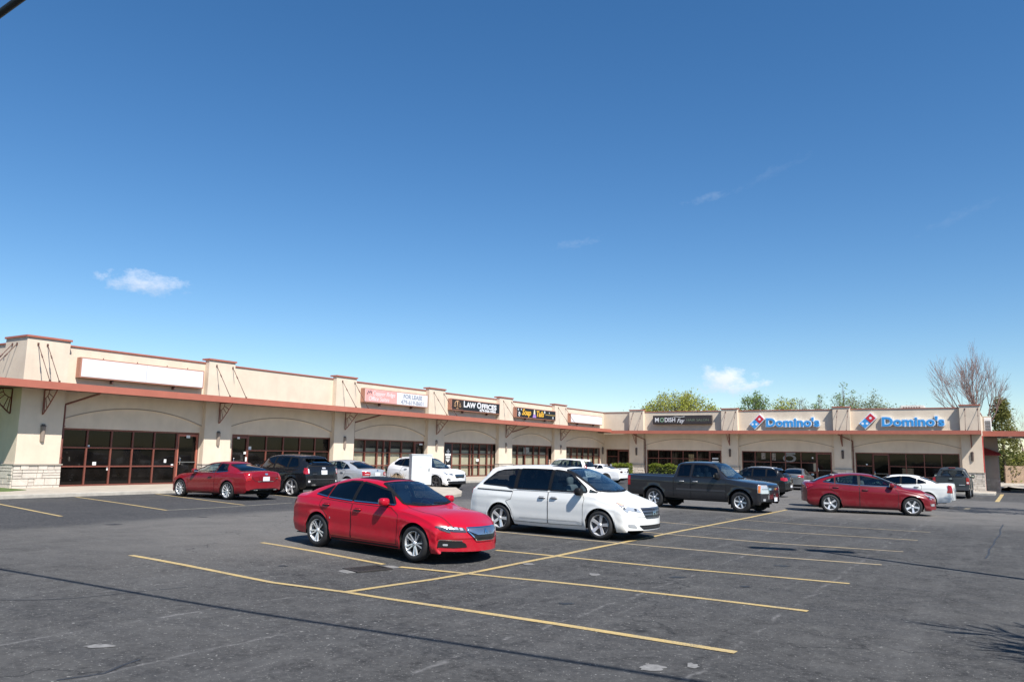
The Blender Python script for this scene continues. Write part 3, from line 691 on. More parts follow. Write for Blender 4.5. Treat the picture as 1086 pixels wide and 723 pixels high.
# ------------------------------------------------------------------ signs
CAB = plain('sign_cabinet', (0.42, 0.20, 0.14), 0.5); WHITE = plain('sign_white', (.72, .72, .73), .45, var=.03, vscale=1.5); BLACK = plain('sign_black', (.012, .013, .016), .35)
def sign(G, name, label, u0, u1, z0, z1, d0, dep, face, cab=CAB, legs=True):
    t = thing(name, label, 'sign', G((u0+u1)/2, d0, z0))
    m = MB(); m.box(u0, u1, d0, d0+dep, z0, z1); m.build('cabinet', cab, t, T=G)
    m = MB(); m.box(u0+.06, u1-.06, d0+dep, d0+dep+.012, z0+.05, z1-.05); fc = m.build('face', face, t, T=G)
    if legs:
        for u in (u0+.25*(u1-u0), u0+.75*(u1-u0)):
            m = MB(); m.box(u-.03, u+.03, d0+.05, d0+dep-.05, z0-.16, z0-.001); m.build('mount', ROD, t, T=G)
    return t, d0+dep+.012
def tx(t, G, body, u, z, size, mat, d, name='lettering', flip=1, **k):
    return text_mesh(name, body, size, mat, lambda a, b, c: G(u+a*flip, d+.004+c, z+b), t, depth=.006, **k)
D0 = .03
t, fd = sign(GL, 'blank_sign', 'long blank white sign cabinet above the first storefront at the left end', 18.35, 24.45, 4.70, 5.56, D0, .30, WHITE)
for u in (21.4,):
    m = MB(); m.box(u-.012, u+.012, fd, fd+.003, 4.76, 5.5); m.build('panel_seam', plain('seam_grey', (.45, .45, .45), .6), t, T=GL)
for u in (19.4, 21, 22.5, 23.6):
    m = MB(); m.tube([(u, .2, 5.56), (u, .2, 5.63)], .02, 6); m.build('lifting_eye', ROD, t, T=GL)
PINK = plain('faded_red_vinyl', (.74, .36, .33), .5, var=.06, vscale=3); NAVY = plain('ink_navy', (.06, .07, .12), .5); GREY = plain('ink_grey', (.26, .29, .36), .5)
t, fd = sign(GL, 'lease_sign', 'white and faded pink sign reading FOR LEASE 479-619-8601', 35.87, 42.12, 4.80, 5.66, D0, .30, WHITE)
m = MB(); m.box(35.95, 38.9, fd, fd+.006, 4.86, 5.60); m.build('pink_panel', PINK, t, T=GL)
tx(t, GL, 'FOR LEASE', 40.5, 5.27, .37, GREY, fd, align='CENTER', extra=.010, xs=1.1); tx(t, GL, '479-619-8601', 40.5, 4.90, .38, GREY, fd, align='CENTER', xs=1.12, extra=.006)
tx(t, GL, 'Copper Ridge', 36.55, 5.27, .38, WHITE, fd+.006, shear=.25); tx(t, GL, 'Office Suites', 36.2, 4.93, .38, WHITE, fd+.006, shear=.25)
m = MB(); m.tube([(36.1, fd+.012, 5.3), (36.2, fd+.012, 5.5), (36.3, fd+.012, 5.38), (36.4, fd+.012, 5.53), (36.48, fd+.012, 5.36)], .025, 6); m.build('emblem', NAVY, t, T=GL)
GOLD = plain('ink_tan', (.55, .34, .18), .5)
BROWNF = plain('sign_brown', (.035, .02, .015), .35)
t, fd = sign(GL, 'law_office_sign', 'black sign with tan scales reading LAW OFFICES', 44.8, 51.07, 4.83, 5.64, D0, .30, BLACK)
m = MB(); m.box(44.88, 46.15, fd, fd+.004, 4.89, 5.58); m.build('brown_panel', BROWNF, t, T=GL)
tx(t, GL, 'L', 46.25, 5.12, .60, WHITE, fd, extra=.022, xs=1.15); tx(t, GL, 'AW', 46.64, 5.12, .50, WHITE, fd, extra=.022, xs=1.3); tx(t, GL, 'O', 47.95, 5.12, .60, WHITE, fd, extra=.022, xs=1.15); tx(t, GL, 'FFICES', 48.55, 5.12, .50, WHITE, fd, extra=.022, xs=1.42)
tx(t, GL, '479-966-4466', 48.3, 4.89, .26, WHITE, fd, extra=.012, xs=1.5)
m = MB(); d = fd+.01
m.tube([(45.5, d, 4.95), (45.5, d, 5.5)], .03, 6); m.tube([(45.2, d, 5.36), (45.35, d, 5.46), (45.5, d, 5.5), (45.65, d, 5.46), (45.8, d, 5.36)], .025, 6)
for u in (45.2, 45.8): m.tube([(u, d, 5.36), (u-.1, d, 5.14), (u+.1, d, 5.14), (u, d, 5.36)], .010, 5); m.tube([(u-.12, d, 5.14), (u, d, 5.07), (u+.12, d, 5.14)], .022, 6)
m.tube([(45.36, d, 4.95), (45.64, d, 4.95)], .03, 6); m.build('scales_emblem', GOLD, t, T=GL)
YELI = plain('ink_yellow', (.75, .42, .04), .45); PURP = plain('ink_purple', (.36, .22, .55), .45); TAN = plain('ink_ochre', (.32, .22, .06), .5); BUB = plain('ink_pale', (.55, .58, .60), .4)
t, fd = sign(GL, 'grooming_sign', 'black sign with yellow script and a purple bottle between the words', 53.54, 60.0, 4.74, 5.56, D0, .30, BLACK)
tx(t, GL, 'Soap', 54.35, 4.98, .66, YELI, fd, shear=.3, xs=1.1, extra=.020); tx(t, GL, 'Tails', 56.6, 4.95, .66, YELI, fd, shear=.3, xs=1.05, extra=.020)
m = MB(); m.add([(56.05, fd+.006, 4.83), (56.65, fd+.006, 4.83), (56.52, fd+.006, 5.1), (56.18, fd+.006, 5.1)], [(0, 1, 2, 3)]); m.build('bottle_emblem', PURP, t, T=GL)
m = MB(); m.add([(56.2, fd+.006, 5.105), (56.5, fd+.006, 5.105), (56.43, fd+.006, 5.48), (56.27, fd+.006, 5.48)], [(0, 1, 2, 3)]); m.build('bottle_neck_emblem', plain('ink_cream', (.8, .7, .5), .5), t, T=GL)
def disc(t, G, u, z, r, mat, d, name='bubble', sx=1.0):
    m = MB(); n = 16; m.add([(u+r*sx*cos(2*pi*k/n), d+.007, z+r*sin(2*pi*k/n)) for k in range(n)], [tuple(range(n))]); return m.build(name, mat, t, T=G)
for u, z, r in ((53.8, 5.38, .09), (54.25, 5.4, .08), (58.05, 5.36, .12), (58.85, 5.34, .07), (59.5, 4.95, .10)): disc(t, GL, u, z, r, BUB, fd)
disc(t, GL, 53.95, 5.02, .2, BUB, fd, 'paw_emblem', .8)
m = MB(); m.box(58.2, 59.85, fd+.003, fd+.006, 5.12, 5.2); m.build('strapline', TAN, t, T=GL)
t, fd = sign(GL, 'blank_sign', 'small blank white sign cabinet on the left wing nearest the inner corner', 62.8, 69.3, 4.72, 5.54, D0, .30, WHITE)
# right wing
SALON = plain('sign_charcoal', (.040, .032, .032), .4); OLIVE = plain('ink_olive', (.15, .19, .13), .5); GRN = plain('ink_green', (.25, .42, .28), .5)
t, fd = sign(GR, 'salon_sign', 'dark charcoal sign reading MODISH HAIR SALON', -28.2, -22.6, 4.83, 5.63, D0, .36, SALON, cab=SALON, legs=False)
tx(t, GR, 'M', -28.02, 5.04, .56, WHITE, fd, extra=.01); tx(t, GR, 'O', -27.52, 5.04, .54, GRN, fd, extra=.01); tx(t, GR, 'DISH', -27.06, 5.04, .56, WHITE, fd, xs=.88, extra=.01); tx(t, GR, 'Fay', -25.85, 4.97, .54, WHITE, fd, shear=.35, xs=.9, extra=.006)
tx(t, GR, 'HAIR SALON', -24.95, 5.10, .31, OLIVE, fd, xs=1.2)
m = MB(); m.tube([(-26.4, fd+.008, 5.42), (-26.0, fd+.008, 5.52), (-25.5, fd+.008, 5.46), (-25.1, fd+.008, 5.52)], .018, 5); m.build('flourish', WHITE, t, T=GR)
BLUE = plain('sign_blue', (.045, .32, .72), .4); LBLUE = plain('sign_edge_white', (.74, .82, .90), .4); RED = plain('sign_red', (.55, .03, .05), .4)
def pizza_sign(u_logo, u_txt, z0, wtxt, label):
    t = thing('pizza_sign', label, 'sign', GR(u_txt, .1, z0), 0, None)
    # raised letters: white edge body with a blue face
    sz = .98
    a = tx(t, GR, "Domino's", u_txt, z0, sz, BLUE, .245, 'letters', extra=.030, xs=wtxt)
    b = text_mesh('letter_edge', "Domino's", sz, LBLUE, lambda q, r, c: GR(u_txt+q, .13+c, z0+r), t, depth=.20, extra=.082, xs=wtxt)
    cx, cz, r = u_logo, z0+.33, .30
    def sq(dx, dz, mat, rr, d0, d1, name):
        m = MB(); m.prism([(cx+dx+rr*1.414*cos(pi/2*k), cz+dz+rr*1.414*sin(pi/2*k)) for k in range(4)], lambda u, v, d: GR(u, d, v), d0, d1); return m.build(name, mat, None, origin=t['_org'])
    for dx, dz, mat, nm in ((.30, .30, RED, 'red_tile'), (-.14, -.14, BLUE, 'blue_tile')):
        for rr, d0, d1, mt, n2 in ((.335, .03, .20, LBLUE, 'tile_edge'), (.275, .201, .23, mat, nm)):
            m = MB(); m.prism([(cx+dx+rr*1.414*cos(pi/2*k), cz+dz+rr*1.414*sin(pi/2*k)) for k in range(4)], lambda u, v, d: (u, d, v), d0, d1); m.build(n2, mt, t, T=GR)
    disc(t, GR, cx+.30, cz+.30, .10, LBLUE, .226, 'dot')
    for s in (-1, 1): disc(t, GR, cx-.14+s*.17, cz-.14, .10, LBLUE, .226, 'dot')
    for u in (u_txt+.3, u_txt+2.3, u_txt+4.0):
        m = MB(); m.box(u-.04, u+.04, .003, .03, z0+.1, z0+.5); m.build('mount', ROD, t, T=GR)
pizza_sign(-18.66, -17.84, 4.60, 1.16, "blue Domino's lettering with red and blue tile logo, nearer the hair salon sign")
pizza_sign(-9.72, -8.62, 4.62, 1.17, "blue Domino's lettering with red and blue tile logo, nearest the right end")
# ================================================================== vehicles
def pchip(pts):
    pts = sorted(pts); xs = [p[0] for p in pts]; ys = [p[1] for p in pts]; n = len(xs)
    h = [xs[i+1]-xs[i] for i in range(n-1)]; dl = [(ys[i+1]-ys[i])/h[i] for i in range(n-1)]
    m = [0]*n
    for i in range(1, n-1):
        if dl[i-1]*dl[i] > 0:
            w1 = 2*h[i]+h[i-1]; w2 = h[i]+2*h[i-1]; m[i] = (w1+w2)/(w1/dl[i-1]+w2/dl[i])
    m[0] = dl[0]; m[-1] = dl[-1]
    def f(x):
        if x <= xs[0]: return ys[0]
        if x >= xs[-1]: return ys[-1]
        lo = 0
        for i in range(n-1):
            if xs[i] <= x <= xs[i+1]: lo = i; break
        t = (x-xs[lo])/h[lo]
        return ((1+2*t)*(1-t)**2*ys[lo] + t*(1-t)**2*h[lo]*m[lo] + t*t*(3-2*t)*ys[lo+1] + t*t*(t-1)*h[lo]*m[lo+1])
    return f
TYRE = plain('tyre_rubber', (0.016, 0.016, 0.017), 0.75, var=.25, vscale=12)
CHROME = plain('chrome', (.8, .8, .8), .12, 1.0)
ALLOY = plain('alloy', (.70, .70, .71), .34, 0.45); ALLOYD = plain('alloy_dark', (.10, .10, .105), .4, .6); POLISH = plain('alloy_polished', (.80, .80, .80), .25, .55)
CARBLK = plain('black_trim', (0.008, 0.008, 0.009), 0.55, spec=.25); GRILB = plain('grille_black', (0.012, 0.012, 0.013), .3)
UNDER = plain('underbody_black', (0.006, 0.006, 0.006), 0.9)
SEAM = plain('panel_gap', (0.006, 0.006, 0.007), 0.7)
LENS = plain('headlight_lens', (0.50, 0.52, 0.54), .08, 0.35, coat=1.0); LENSD = plain('headlight_housing', (.10, .10, .11), .1, .5, coat=1.0); AMBER = plain('amber_lens', (.55, .15, .02), .15, coat=1)
TAIL = plain('taillight_red', (.36, .008, .012), .12, coat=1.0); TAILD = plain('taillight_dark', (.10, .006, .01), .12, coat=1.0); TAILW = plain('reverse_lens', (.70, .66, .66), .15, coat=1)
PLATE = plain('licence_plate', (.70, .72, .76), .4); PLATEI = plain('plate_ink', (.10, .12, .25), .5)
CABIN = plain('cabin_dark', (.24, .24, .245), .8); SEATM = plain('seat_cloth', (.20, .20, .21), .8)
def auto_glass(name, tint, fac):
    m = bpy.data.materials.new(name); m.use_nodes = True; nt = m.node_tree; nt.nodes.clear(); MATS[name] = m
    out = nt.nodes.new('ShaderNodeOutputMaterial'); tr = nt.nodes.new('ShaderNodeBsdfTransparent'); tr.inputs[0].default_value = (*tint, 1)
    gl = nt.nodes.new('ShaderNodeBsdfGlossy'); gl.inputs['Roughness'].default_value = 0.02; lw = nt.nodes.new('ShaderNodeLayerWeight'); lw.inputs[0].default_value = 0.5
    fr = nt.nodes.new('ShaderNodeMath'); fr.operation = 'MULTIPLY_ADD'; pw = nt.nodes.new('ShaderNodeMath'); pw.operation = 'POWER'; nt.links.new(lw.outputs['Facing'], pw.inputs[0]); pw.inputs[1].default_value = 4.0; nt.links.new(pw.outputs[0], fr.inputs[0]); fr.inputs[1].default_value = 0.9; fr.inputs[2].default_value = fac
    mx = nt.nodes.new('ShaderNodeMixShader'); nt.links.new(fr.outputs[0], mx.inputs[0]); nt.links.new(tr.outputs[0], mx.inputs[1]); nt.links.new(gl.outputs[0], mx.inputs[2]); nt.links.new(mx.outputs[0], out.inputs[0])
    return m
GL_W = auto_glass('windscreen_glass', (.72, .84, .88), .20)
GL_S = auto_glass('side_glass', (.42, .50, .50), .08)
GL_P = auto_glass('privacy_glass', (.06, .065, .07), .08)
def paint(name, col, metal=0.0, rough=0.32, coat=1.0):
    if name in MATS: return MATS[name]
    m = plain(name, col, rough, metal, 0.28, coat*.5); nt = m.node_tree; b = nt.nodes['Principled BSDF']
    tc = nt.nodes.new('ShaderNodeTexCoord'); n = node(nt, 'ShaderNodeTexNoise', Scale=5.0, Detail=8.0, Roughness=0.7); nt.links.new(tc.outputs['Object'], n.inputs['Vector'])
    sx = nt.nodes.new('ShaderNodeSeparateXYZ'); nt.links.new(tc.outputs['Object'], sx.inputs[0]); mr = nt.nodes.new('ShaderNodeMapRange'); nt.links.new(sx.outputs[2], mr.inputs[0]); mr.inputs[1].default_value = .65; mr.inputs[2].default_value = .15; mr.inputs[3].default_value = .12; mr.inputs[4].default_value = 1.0
    f = math_(nt, 'MULTIPLY', math_(nt, 'MULTIPLY', ramp(nt, n.outputs[0], [(0.35, 0.1), (0.7, 1.0)]), mr.outputs[0]), 0.22)
    nt.links.new(mixc(nt, f, col, (.16, .145, .125)), b.inputs['Base Color']); nt.links.new(math_(nt, 'MULTIPLY_ADD', f, 1.2), b.inputs['Roughness'])
    mn = b.inputs['Roughness'].links[0].from_node; mn.inputs[2].default_value = rough; nt.links.new(math_(nt, 'MULTIPLY_ADD', f, .9), b.inputs['Coat Roughness']); b.inputs['Coat Roughness'].links[0].from_node.inputs[2].default_value = .03
    return m
class Car: pass
SEDAN_DEFAULT = dict()
def smooth01(t): t = min(1, max(0, t)); return t*t*(3-2*t)
def make_shell(sp):
    """body as a lofted shell with wheel arches; returns bmesh-ready MB, BVH"""
    top, belt, bot, hw, yro = pchip(sp['top']), pchip(sp['belt']), pchip(sp['bot']), pchip(sp['hw']), pchip(sp['roofw'])
    xF, xR = sp['front'], sp['rear']; axles = sp['axles']; Rw = sp['wheel_r']; Ra = sp.get('arch_r', Rw+.055)
    xs = set()
    n = int((xF-xR)/.06)
    for i in range(n+1): xs.add(round(xR+(xF-xR)*i/n, 4))
    for i in range(1, 9):
        xs.add(round(xF-.16*(1-cos(pi/2*i/8))**1.3*1.0, 4)); xs.add(round(xR+.16*(1-cos(pi/2*i/8))**1.3, 4))
    for a in axles:
        for k in range(25):
            xs.add(round(a+Ra*cos(pi*k/24), 4))
    for x in sp.get('xs', []): xs.add(x)
    xs = sorted(x for x in xs if xR <= x <= xF)
    out = [xs[0]]
    for x in xs[1:]:
        if x-out[-1] > .004: out.append(x)
    xs = out
    bF, bR = sp.get('bowF', .28), sp.get('bowR', .16); sF, sR = axles[0]+Ra+.02, axles[1]-Ra-.02
    def bow(x, yn):
        if x > sF: return -bF*((x-sF)/(xF-sF))**1.5*abs(yn)**sp.get('bowp', 2.4)
        if x < sR: return bR*((sR-x)/(sR-xR))**1.5*abs(yn)**sp.get('bowp', 2.4)
        return 0
    crown = sp.get('crown', .05); char = sp.get('char', .012); tuck = sp.get('tuck', .07); shoulder = sp.get('shoulder', .955)
    N1, N2, NR, N3 = 15, 9, 5, 9
    def arch(x):
        z = -1
        for a in axles:
            if abs(x-a) < Ra: z = max(z, sp.get('arch_z', Rw)+sqrt(Ra*Ra-(x-a)**2))
        return z
    def section(x):
        zw, zt, zb0, w = belt(x), top(x), bot(x), hw(x)
        zb = max(zb0, arch(x)); zw = min(zw, zt-.004); zb = min(zb, zw-.02)
        pts = []
        for i in range(N1):
            v = i/(N1-1); z = zb+(zw-zb)*v; q = (z-zb0)/max(.05, (zw-zb0))
            f = 1.0
            if q < .34: f -= tuck*((.34-q)/.34)**2
            if q > .5: f -= (1-shoulder)*((q-.5)/.5)**2
            f += char*(math.exp(-((q-.80)/.07)**2) - .9*math.exp(-((q-.38)/.14)**2))
            # flare round the arches
            for a in axles:
                d = sqrt((x-a)**2+(z-Rw)**2)-Ra
                if d < .12: f += sp.get('flare', .012)*(1-max(0, d)/.12)**2
            pts.append((w*f, z))
        h = zt-zw; y0 = pts[-1][0]
        cr = min(crown, .55*h); g = smooth01((h-.06)/.34)
        yr = (1-g)*y0*sp.get('hoodw', .86)+g*min(yro(x), y0*.97)
        zr = zt-cr
        A = (y0, zw); Bp = (yr, zr); Cc = (0, zt)
        L1 = sqrt((A[0]-Bp[0])**2+(A[1]-Bp[1])**2); f1 = min(.35, sp.get('corner_r', .09)/max(L1, .05)); f2 = min(.4, sp.get('corner_r', .09)*1.3/yr)
        qa = (Bp[0]+(A[0]-Bp[0])*f1, Bp[1]+(A[1]-Bp[1])*f1)
        yb = yr*(1-f2); qb = (yb, zt-cr*(yb/yr)**2)
        for i in range(1, N2+1):
            t = i/N2; y = A[0]+(qa[0]-A[0])*t; z = A[1]+(qa[1]-A[1])*t
            y += sp.get('bulge', .02)*g*sin(pi*t*.9)
            pts.append((y, z))
        for i in range(1, NR+1):
            t = i/NR; pts.append(((1-t)**2*qa[0]+2*t*(1-t)*Bp[0]+t*t*qb[0], (1-t)**2*qa[1]+2*t*(1-t)*Bp[1]+t*t*qb[1]))
        for i in range(1, N3+1):
            y = yb*(1-i/N3); pts.append((y, zt-cr*(y/yr)**2))
        return pts, w
    mb = MB(); m = None; rows = []
    for x in xs:
        pts, w = section(x); ring = []
        for (y, z) in pts: ring.append((x+bow(x, y/w), -y, z))
        for (y, z) in pts[-2::-1]: ring.append((x+bow(x, y/w), y, z))
        rows.append((x, pts, w)); m = len(ring)
        mb.v += [Vector(p) for p in ring]
    for i in range(len(xs)-1):
        for j in range(m-1):
            mb.f.append((i*m+j, i*m+j+1, (i+1)*m+j+1, (i+1)*m+j)); mb.m.append(0); mb.s.append(True)
    for idx in (0, len(xs)-1):
        x, pts, w = rows[idx]; ks = [1, .8, .55, .28, 0, -.28, -.55, -.8, -1]; vs = []
        for (y, z) in pts:
            for k in ks: vs.append((x+bow(x, y*k/w), -y*k, z))
        c = len(ks); mb.add(vs, [(i*c+j, i*c+j+1, (i+1)*c+j+1, (i+1)*c+j) for i in range(len(pts)-1) for j in range(c-1)], 0, True)
    return mb, dict(top=top, belt=belt, bot=bot, hw=hw, xs=xs, arch=arch, Ra=Ra)
def round_poly(poly, r):
    if r <= 0: return poly
    out = []; n = len(poly)
    for i in range(n):
        p0, p, p1 = Vector(poly[i-1]), Vector(poly[i]), Vector(poly[(i+1) % n])
        a, b = p0-p, p1-p; la, lb = a.length, b.length
        if la < 1e-6 or lb < 1e-6: continue
        ra, rb = min(r, la*.45), min(r, lb*.45); A = p+a/la*ra; Bq = p+b/lb*rb
        for t in (0, .33, .67, 1): q = A*(1-t)**2+p*2*t*(1-t)+Bq*t*t; out.append((q.x, q.y))
    return out
class Caster:
    def __init__(self, bvh, sp, hwf): self.hwm = max(p[1] for p in sp['hw']); self.bvh = bvh; self.re = sp['rear']; self.fr = sp['front']
    def frame(self, view):
        if view == 'L': return Vector((0, 3, 0)), Vector((1, 0, 0)), Vector((0, 0, 1)), Vector((0, -1, 0))
        if view == 'R': return Vector((0, -3, 0)), Vector((1, 0, 0)), Vector((0, 0, 1)), Vector((0, 1, 0))
        if view == 'F': return Vector((5, 0, 0)), Vector((0, 1, 0)), Vector((0, 0, 1)), Vector((-1, 0, 0))
        if view == 'B': return Vector((-5, 0, 0)), Vector((0, 1, 0)), Vector((0, 0, 1)), Vector((1, 0, 0))
        if view == 'T': return Vector((0, 0, 5)), Vector((0, 1, 0)), Vector((1, 0, 0)), Vector((0, 0, -1))
        raise KeyError(view)
    def pt(self, view, u, v, off):
        o, e1, e2, d = self.frame(view); q = o+e1*u+e2*v
        loc, nrm, idx, dist = self.bvh.ray_cast(q, d)
        if loc is not None and ((view == 'B' and loc.x > self.re+.32) or (view == 'F' and loc.x < self.fr-.75)):
            loc, nrm, idx, dist = self.bvh.find_nearest(Vector((self.re if view == 'B' else self.fr-.2, u, v)))
        if loc is None:
            loc, nrm, idx, dist = self.bvh.find_nearest(q+d*(3 if view in 'LR' else 2.6))
        if view in 'LR':
            w = self.hwm
            if abs(loc.y) < .80*w and (u < self.re+.5 or u > self.fr-.6): loc, nrm, idx, dist = self.bvh.find_nearest(Vector((u, (.97 if view == 'L' else -.97)*w, v)))
        if nrm.dot(d) > 0: nrm = -nrm
        return loc+(nrm*.5-d*.5).normalized()*off
    def patch(self, mb, view, poly, off=.004, res=.045, mi=0, rnd=.03):
        poly = round_poly(poly, rnd); us = sorted(set(round(p[0], 4) for p in poly)); u0, u1 = us[0], us[-1]
        n = max(2, int((u1-u0)/res)); us = sorted(set(us+[round(u0+(u1-u0)*i/n, 4) for i in range(n+1)]))
        o = [us[0]]
        for u in us[1:]:
            if u-o[-1] > .003: o.append(u)
        us = o; us[-1] = u1
        def span(u):
            u = min(max(u, u0+1e-4), u1-1e-4); c = []
            for i in range(len(poly)):
                a, b = poly[i-1], poly[i]
                if (a[0]-u)*(b[0]-u) <= 0 and abs(a[0]-b[0]) > 1e-9: c.append(a[1]+(b[1]-a[1])*(u-a[0])/(b[0]-a[0]))
            return (min(c), max(c)) if c else (0, 0)
        sp = [span(u) for u in us]; rows = max(2, int(max(b-a for a, b in sp)/res)+1)
        vs = []
        for u, (a, b) in zip(us, sp):
            for j in range(rows+1): vs.append(self.pt(view, u, a+(b-a)*j/rows, off))
        r = rows+1
        fs = [(i*r+j, (i+1)*r+j, (i+1)*r+j+1, i*r+j+1) for i in range(len(us)-1) for j in range(rows)]
        d = self.frame(view)[3]; f = fs[len(fs)//2]; nn = (vs[f[1]]-vs[f[0]]).cross(vs[f[2]]-vs[f[0]])
        if nn.dot(d) > 0: fs = [g[::-1] for g in fs]
        mb.add(vs, fs, mi, True); return mb
    def strip(self, mb, view, line, wd, off=.005, mi=0, closed=False, res=.05):
        pts = [Vector(p) for p in line]
        if closed: pts.append(pts[0])
        fine = []
        for a, b in zip(pts[:-1], pts[1:]):
            n = max(1, int((b-a).length/res)); fine += [a.lerp(b, i/n) for i in range(n)]
        fine.append(pts[-1]); vs = []
        for i, p in enumerate(fine):
            d = fine[min(i+1, len(fine)-1)]-fine[max(i-1, 0)]
            if closed and i in (0, len(fine)-1): d = fine[1]-fine[-2]
            if d.length < 1e-9: d = Vector((1, 0))
            d.normalize(); nn = Vector((-d.y, d.x))*wd/2
            vs.append(self.pt(view, p.x+nn.x, p.y+nn.y, off)); vs.append(self.pt(view, p.x-nn.x, p.y-nn.y, off))
        fs = [(2*i, 2*i+1, 2*i+3, 2*i+2) for i in range(len(fine)-1)]
        dd = self.frame(view)[3]; f = fs[len(fs)//2]; k = (vs[f[1]]-vs[f[0]]).cross(vs[f[2]]-vs[f[0]])
        if k.dot(dd) > 0: fs = [g[::-1] for g in fs]
        mb.add(vs, fs, mi, False); return mb
WHEELS = {}
def wheel_meshes(R, rim, wd, style, rmat, amat):
    key = (R, rim, wd, style, rmat.name)
    if key in WHEELS: return WHEELS[key]
    t = MB(); h = wd/2
    t.lathe([(rim*.96, -h*.75), (rim*1.02, -h*.98), (rim+(R-rim)*.55, -h*1.02), (R-.018, -h*.86), (R, -h*.62), (R, h*.62), (R-.018, h*.86), (rim+(R-rim)*.55, h*1.02), (rim*1.02, h*.98), (rim*.96, h*.75)], 'y', 40)
    r = MB()   # outer face at -y
    r.lathe([(rim*.97, h*.7), (rim*.90, h*.3), (rim*.90, -h*.35), (rim*.955, -h*.80), (rim*1.0, -h*.95), (rim*1.0, -h*.80)], 'y', 40, 0)
    r.lathe([(0, -h*.1), (rim*.9, -h*.1)], 'y', 24, 1, False)
    r.lathe([(0, -h*.12), (rim*.62, -h*.12), (rim*.62, -h*.18), (0, -h*.18)], 'y', 24, 2, False)  # brake disc
    def spoke(a, w0, w1, y0=-.62, y1=-.90, mi=0, r0=.10, r1=.95, thick=.25, off=0.0):
        c, s = cos(a), sin(a); vs = []
        for (rr, ww, yy) in ((r0, w0, y0), (r1*.55, (w0+w1)/2*.9, (y0*.6+y1*.4)), (r1, w1, y1)):
            for sg in (-1, 1):
                for yo in (0, thick):
                    x = rr*rim; q = sg*ww*rim+off*rim*rr
                    vs.append((x*c-q*s, (yy+yo)*h, x*s+q*c))
        fs = []
        for k in range(2):
            o = k*4
            fs += [(o, o+4, o+6, o+2), (o+1, o+3, o+7, o+5), (o, o+1, o+5, o+4), (o+2, o+6, o+7, o+3)]
        fs += [(8, 9, 11, 10)]
        r.add(vs, fs, mi, False)
    if style == 'twin5':
        for k in range(5):
            for o in (-.2, .2): spoke(2*pi*k/5+pi/2, .055, .06, off=o)
    elif style == 'five':
        for k in range(5): spoke(2*pi*k/5+pi/2, .13, .17)
    elif style == 'six':
        for k in range(6): spoke(2*pi*k/6+pi/2, .12, .13, y0=-.5, y1=-.72)
    elif style == 'ten':
        for k in range(10): spoke(2*pi*k/10+pi/2, .045, .075, off=.0)
    elif style == 'multi':
        for k in range(10): spoke(2*pi*k/10+pi/2, .05, .055)
    elif style == 'star5':
        for k in range(5): spoke(2*pi*k/5+pi/2, .16, .11)
    r.lathe([(0, -h*.80), (rim*.13, -h*.78), (rim*.19, -h*.62), (rim*.2, -h*.3)], 'y', 20, 0)
    for k in range(5):
        a = 2*pi*k/5+pi/2+.6; r.lathe([(0, -h*.70), (rim*.022, -h*.70), (rim*.022, -h*.5)], 'y', 6, 3, False, c=(cos(a)*rim*.14, 0, sin(a)*rim*.14))
    def me(mb, mats):
        m = bpy.data.meshes.new('wheel'); m.from_pydata(mb.v, [], mb.f)
        for q in mats: m.materials.append(q)
        m.polygons.foreach_set('material_index', mb.m); m.polygons.foreach_set('use_smooth', mb.s)
        b = bmesh.new(); b.from_mesh(m); bmesh.ops.recalc_face_normals(b, faces=b.faces); b.to_mesh(m); b.free(); return m
    WHEELS[key] = (me(t, [TYRE]), me(r, [rmat, amat, ALLOYD, CARBLK])); return WHEELS[key]
def superell(mb, c, r, e=.6, n=14, mi=0, xb=0.0):
    vs = []; fs = []
    def sp(v): return math.copysign(abs(v)**e, v)
    for i in range(n+1):
        a = -pi/2+pi*i/n
        for j in range(2*n):
            b = 2*pi*j/(2*n)
            vs.append((c[0]+r[0]*sp(cos(a))*sp(cos(b)), c[1]+r[1]*sp(cos(a))*sp(sin(b)), c[2]+r[2]*sp(sin(a))))
    for i in range(n):
        for j in range(2*n): fs.append((i*2*n+j, i*2*n+(j+1) % (2*n), (i+1)*2*n+(j+1) % (2*n), (i+1)*2*n+j))
    mb.add(vs, fs, mi, True)
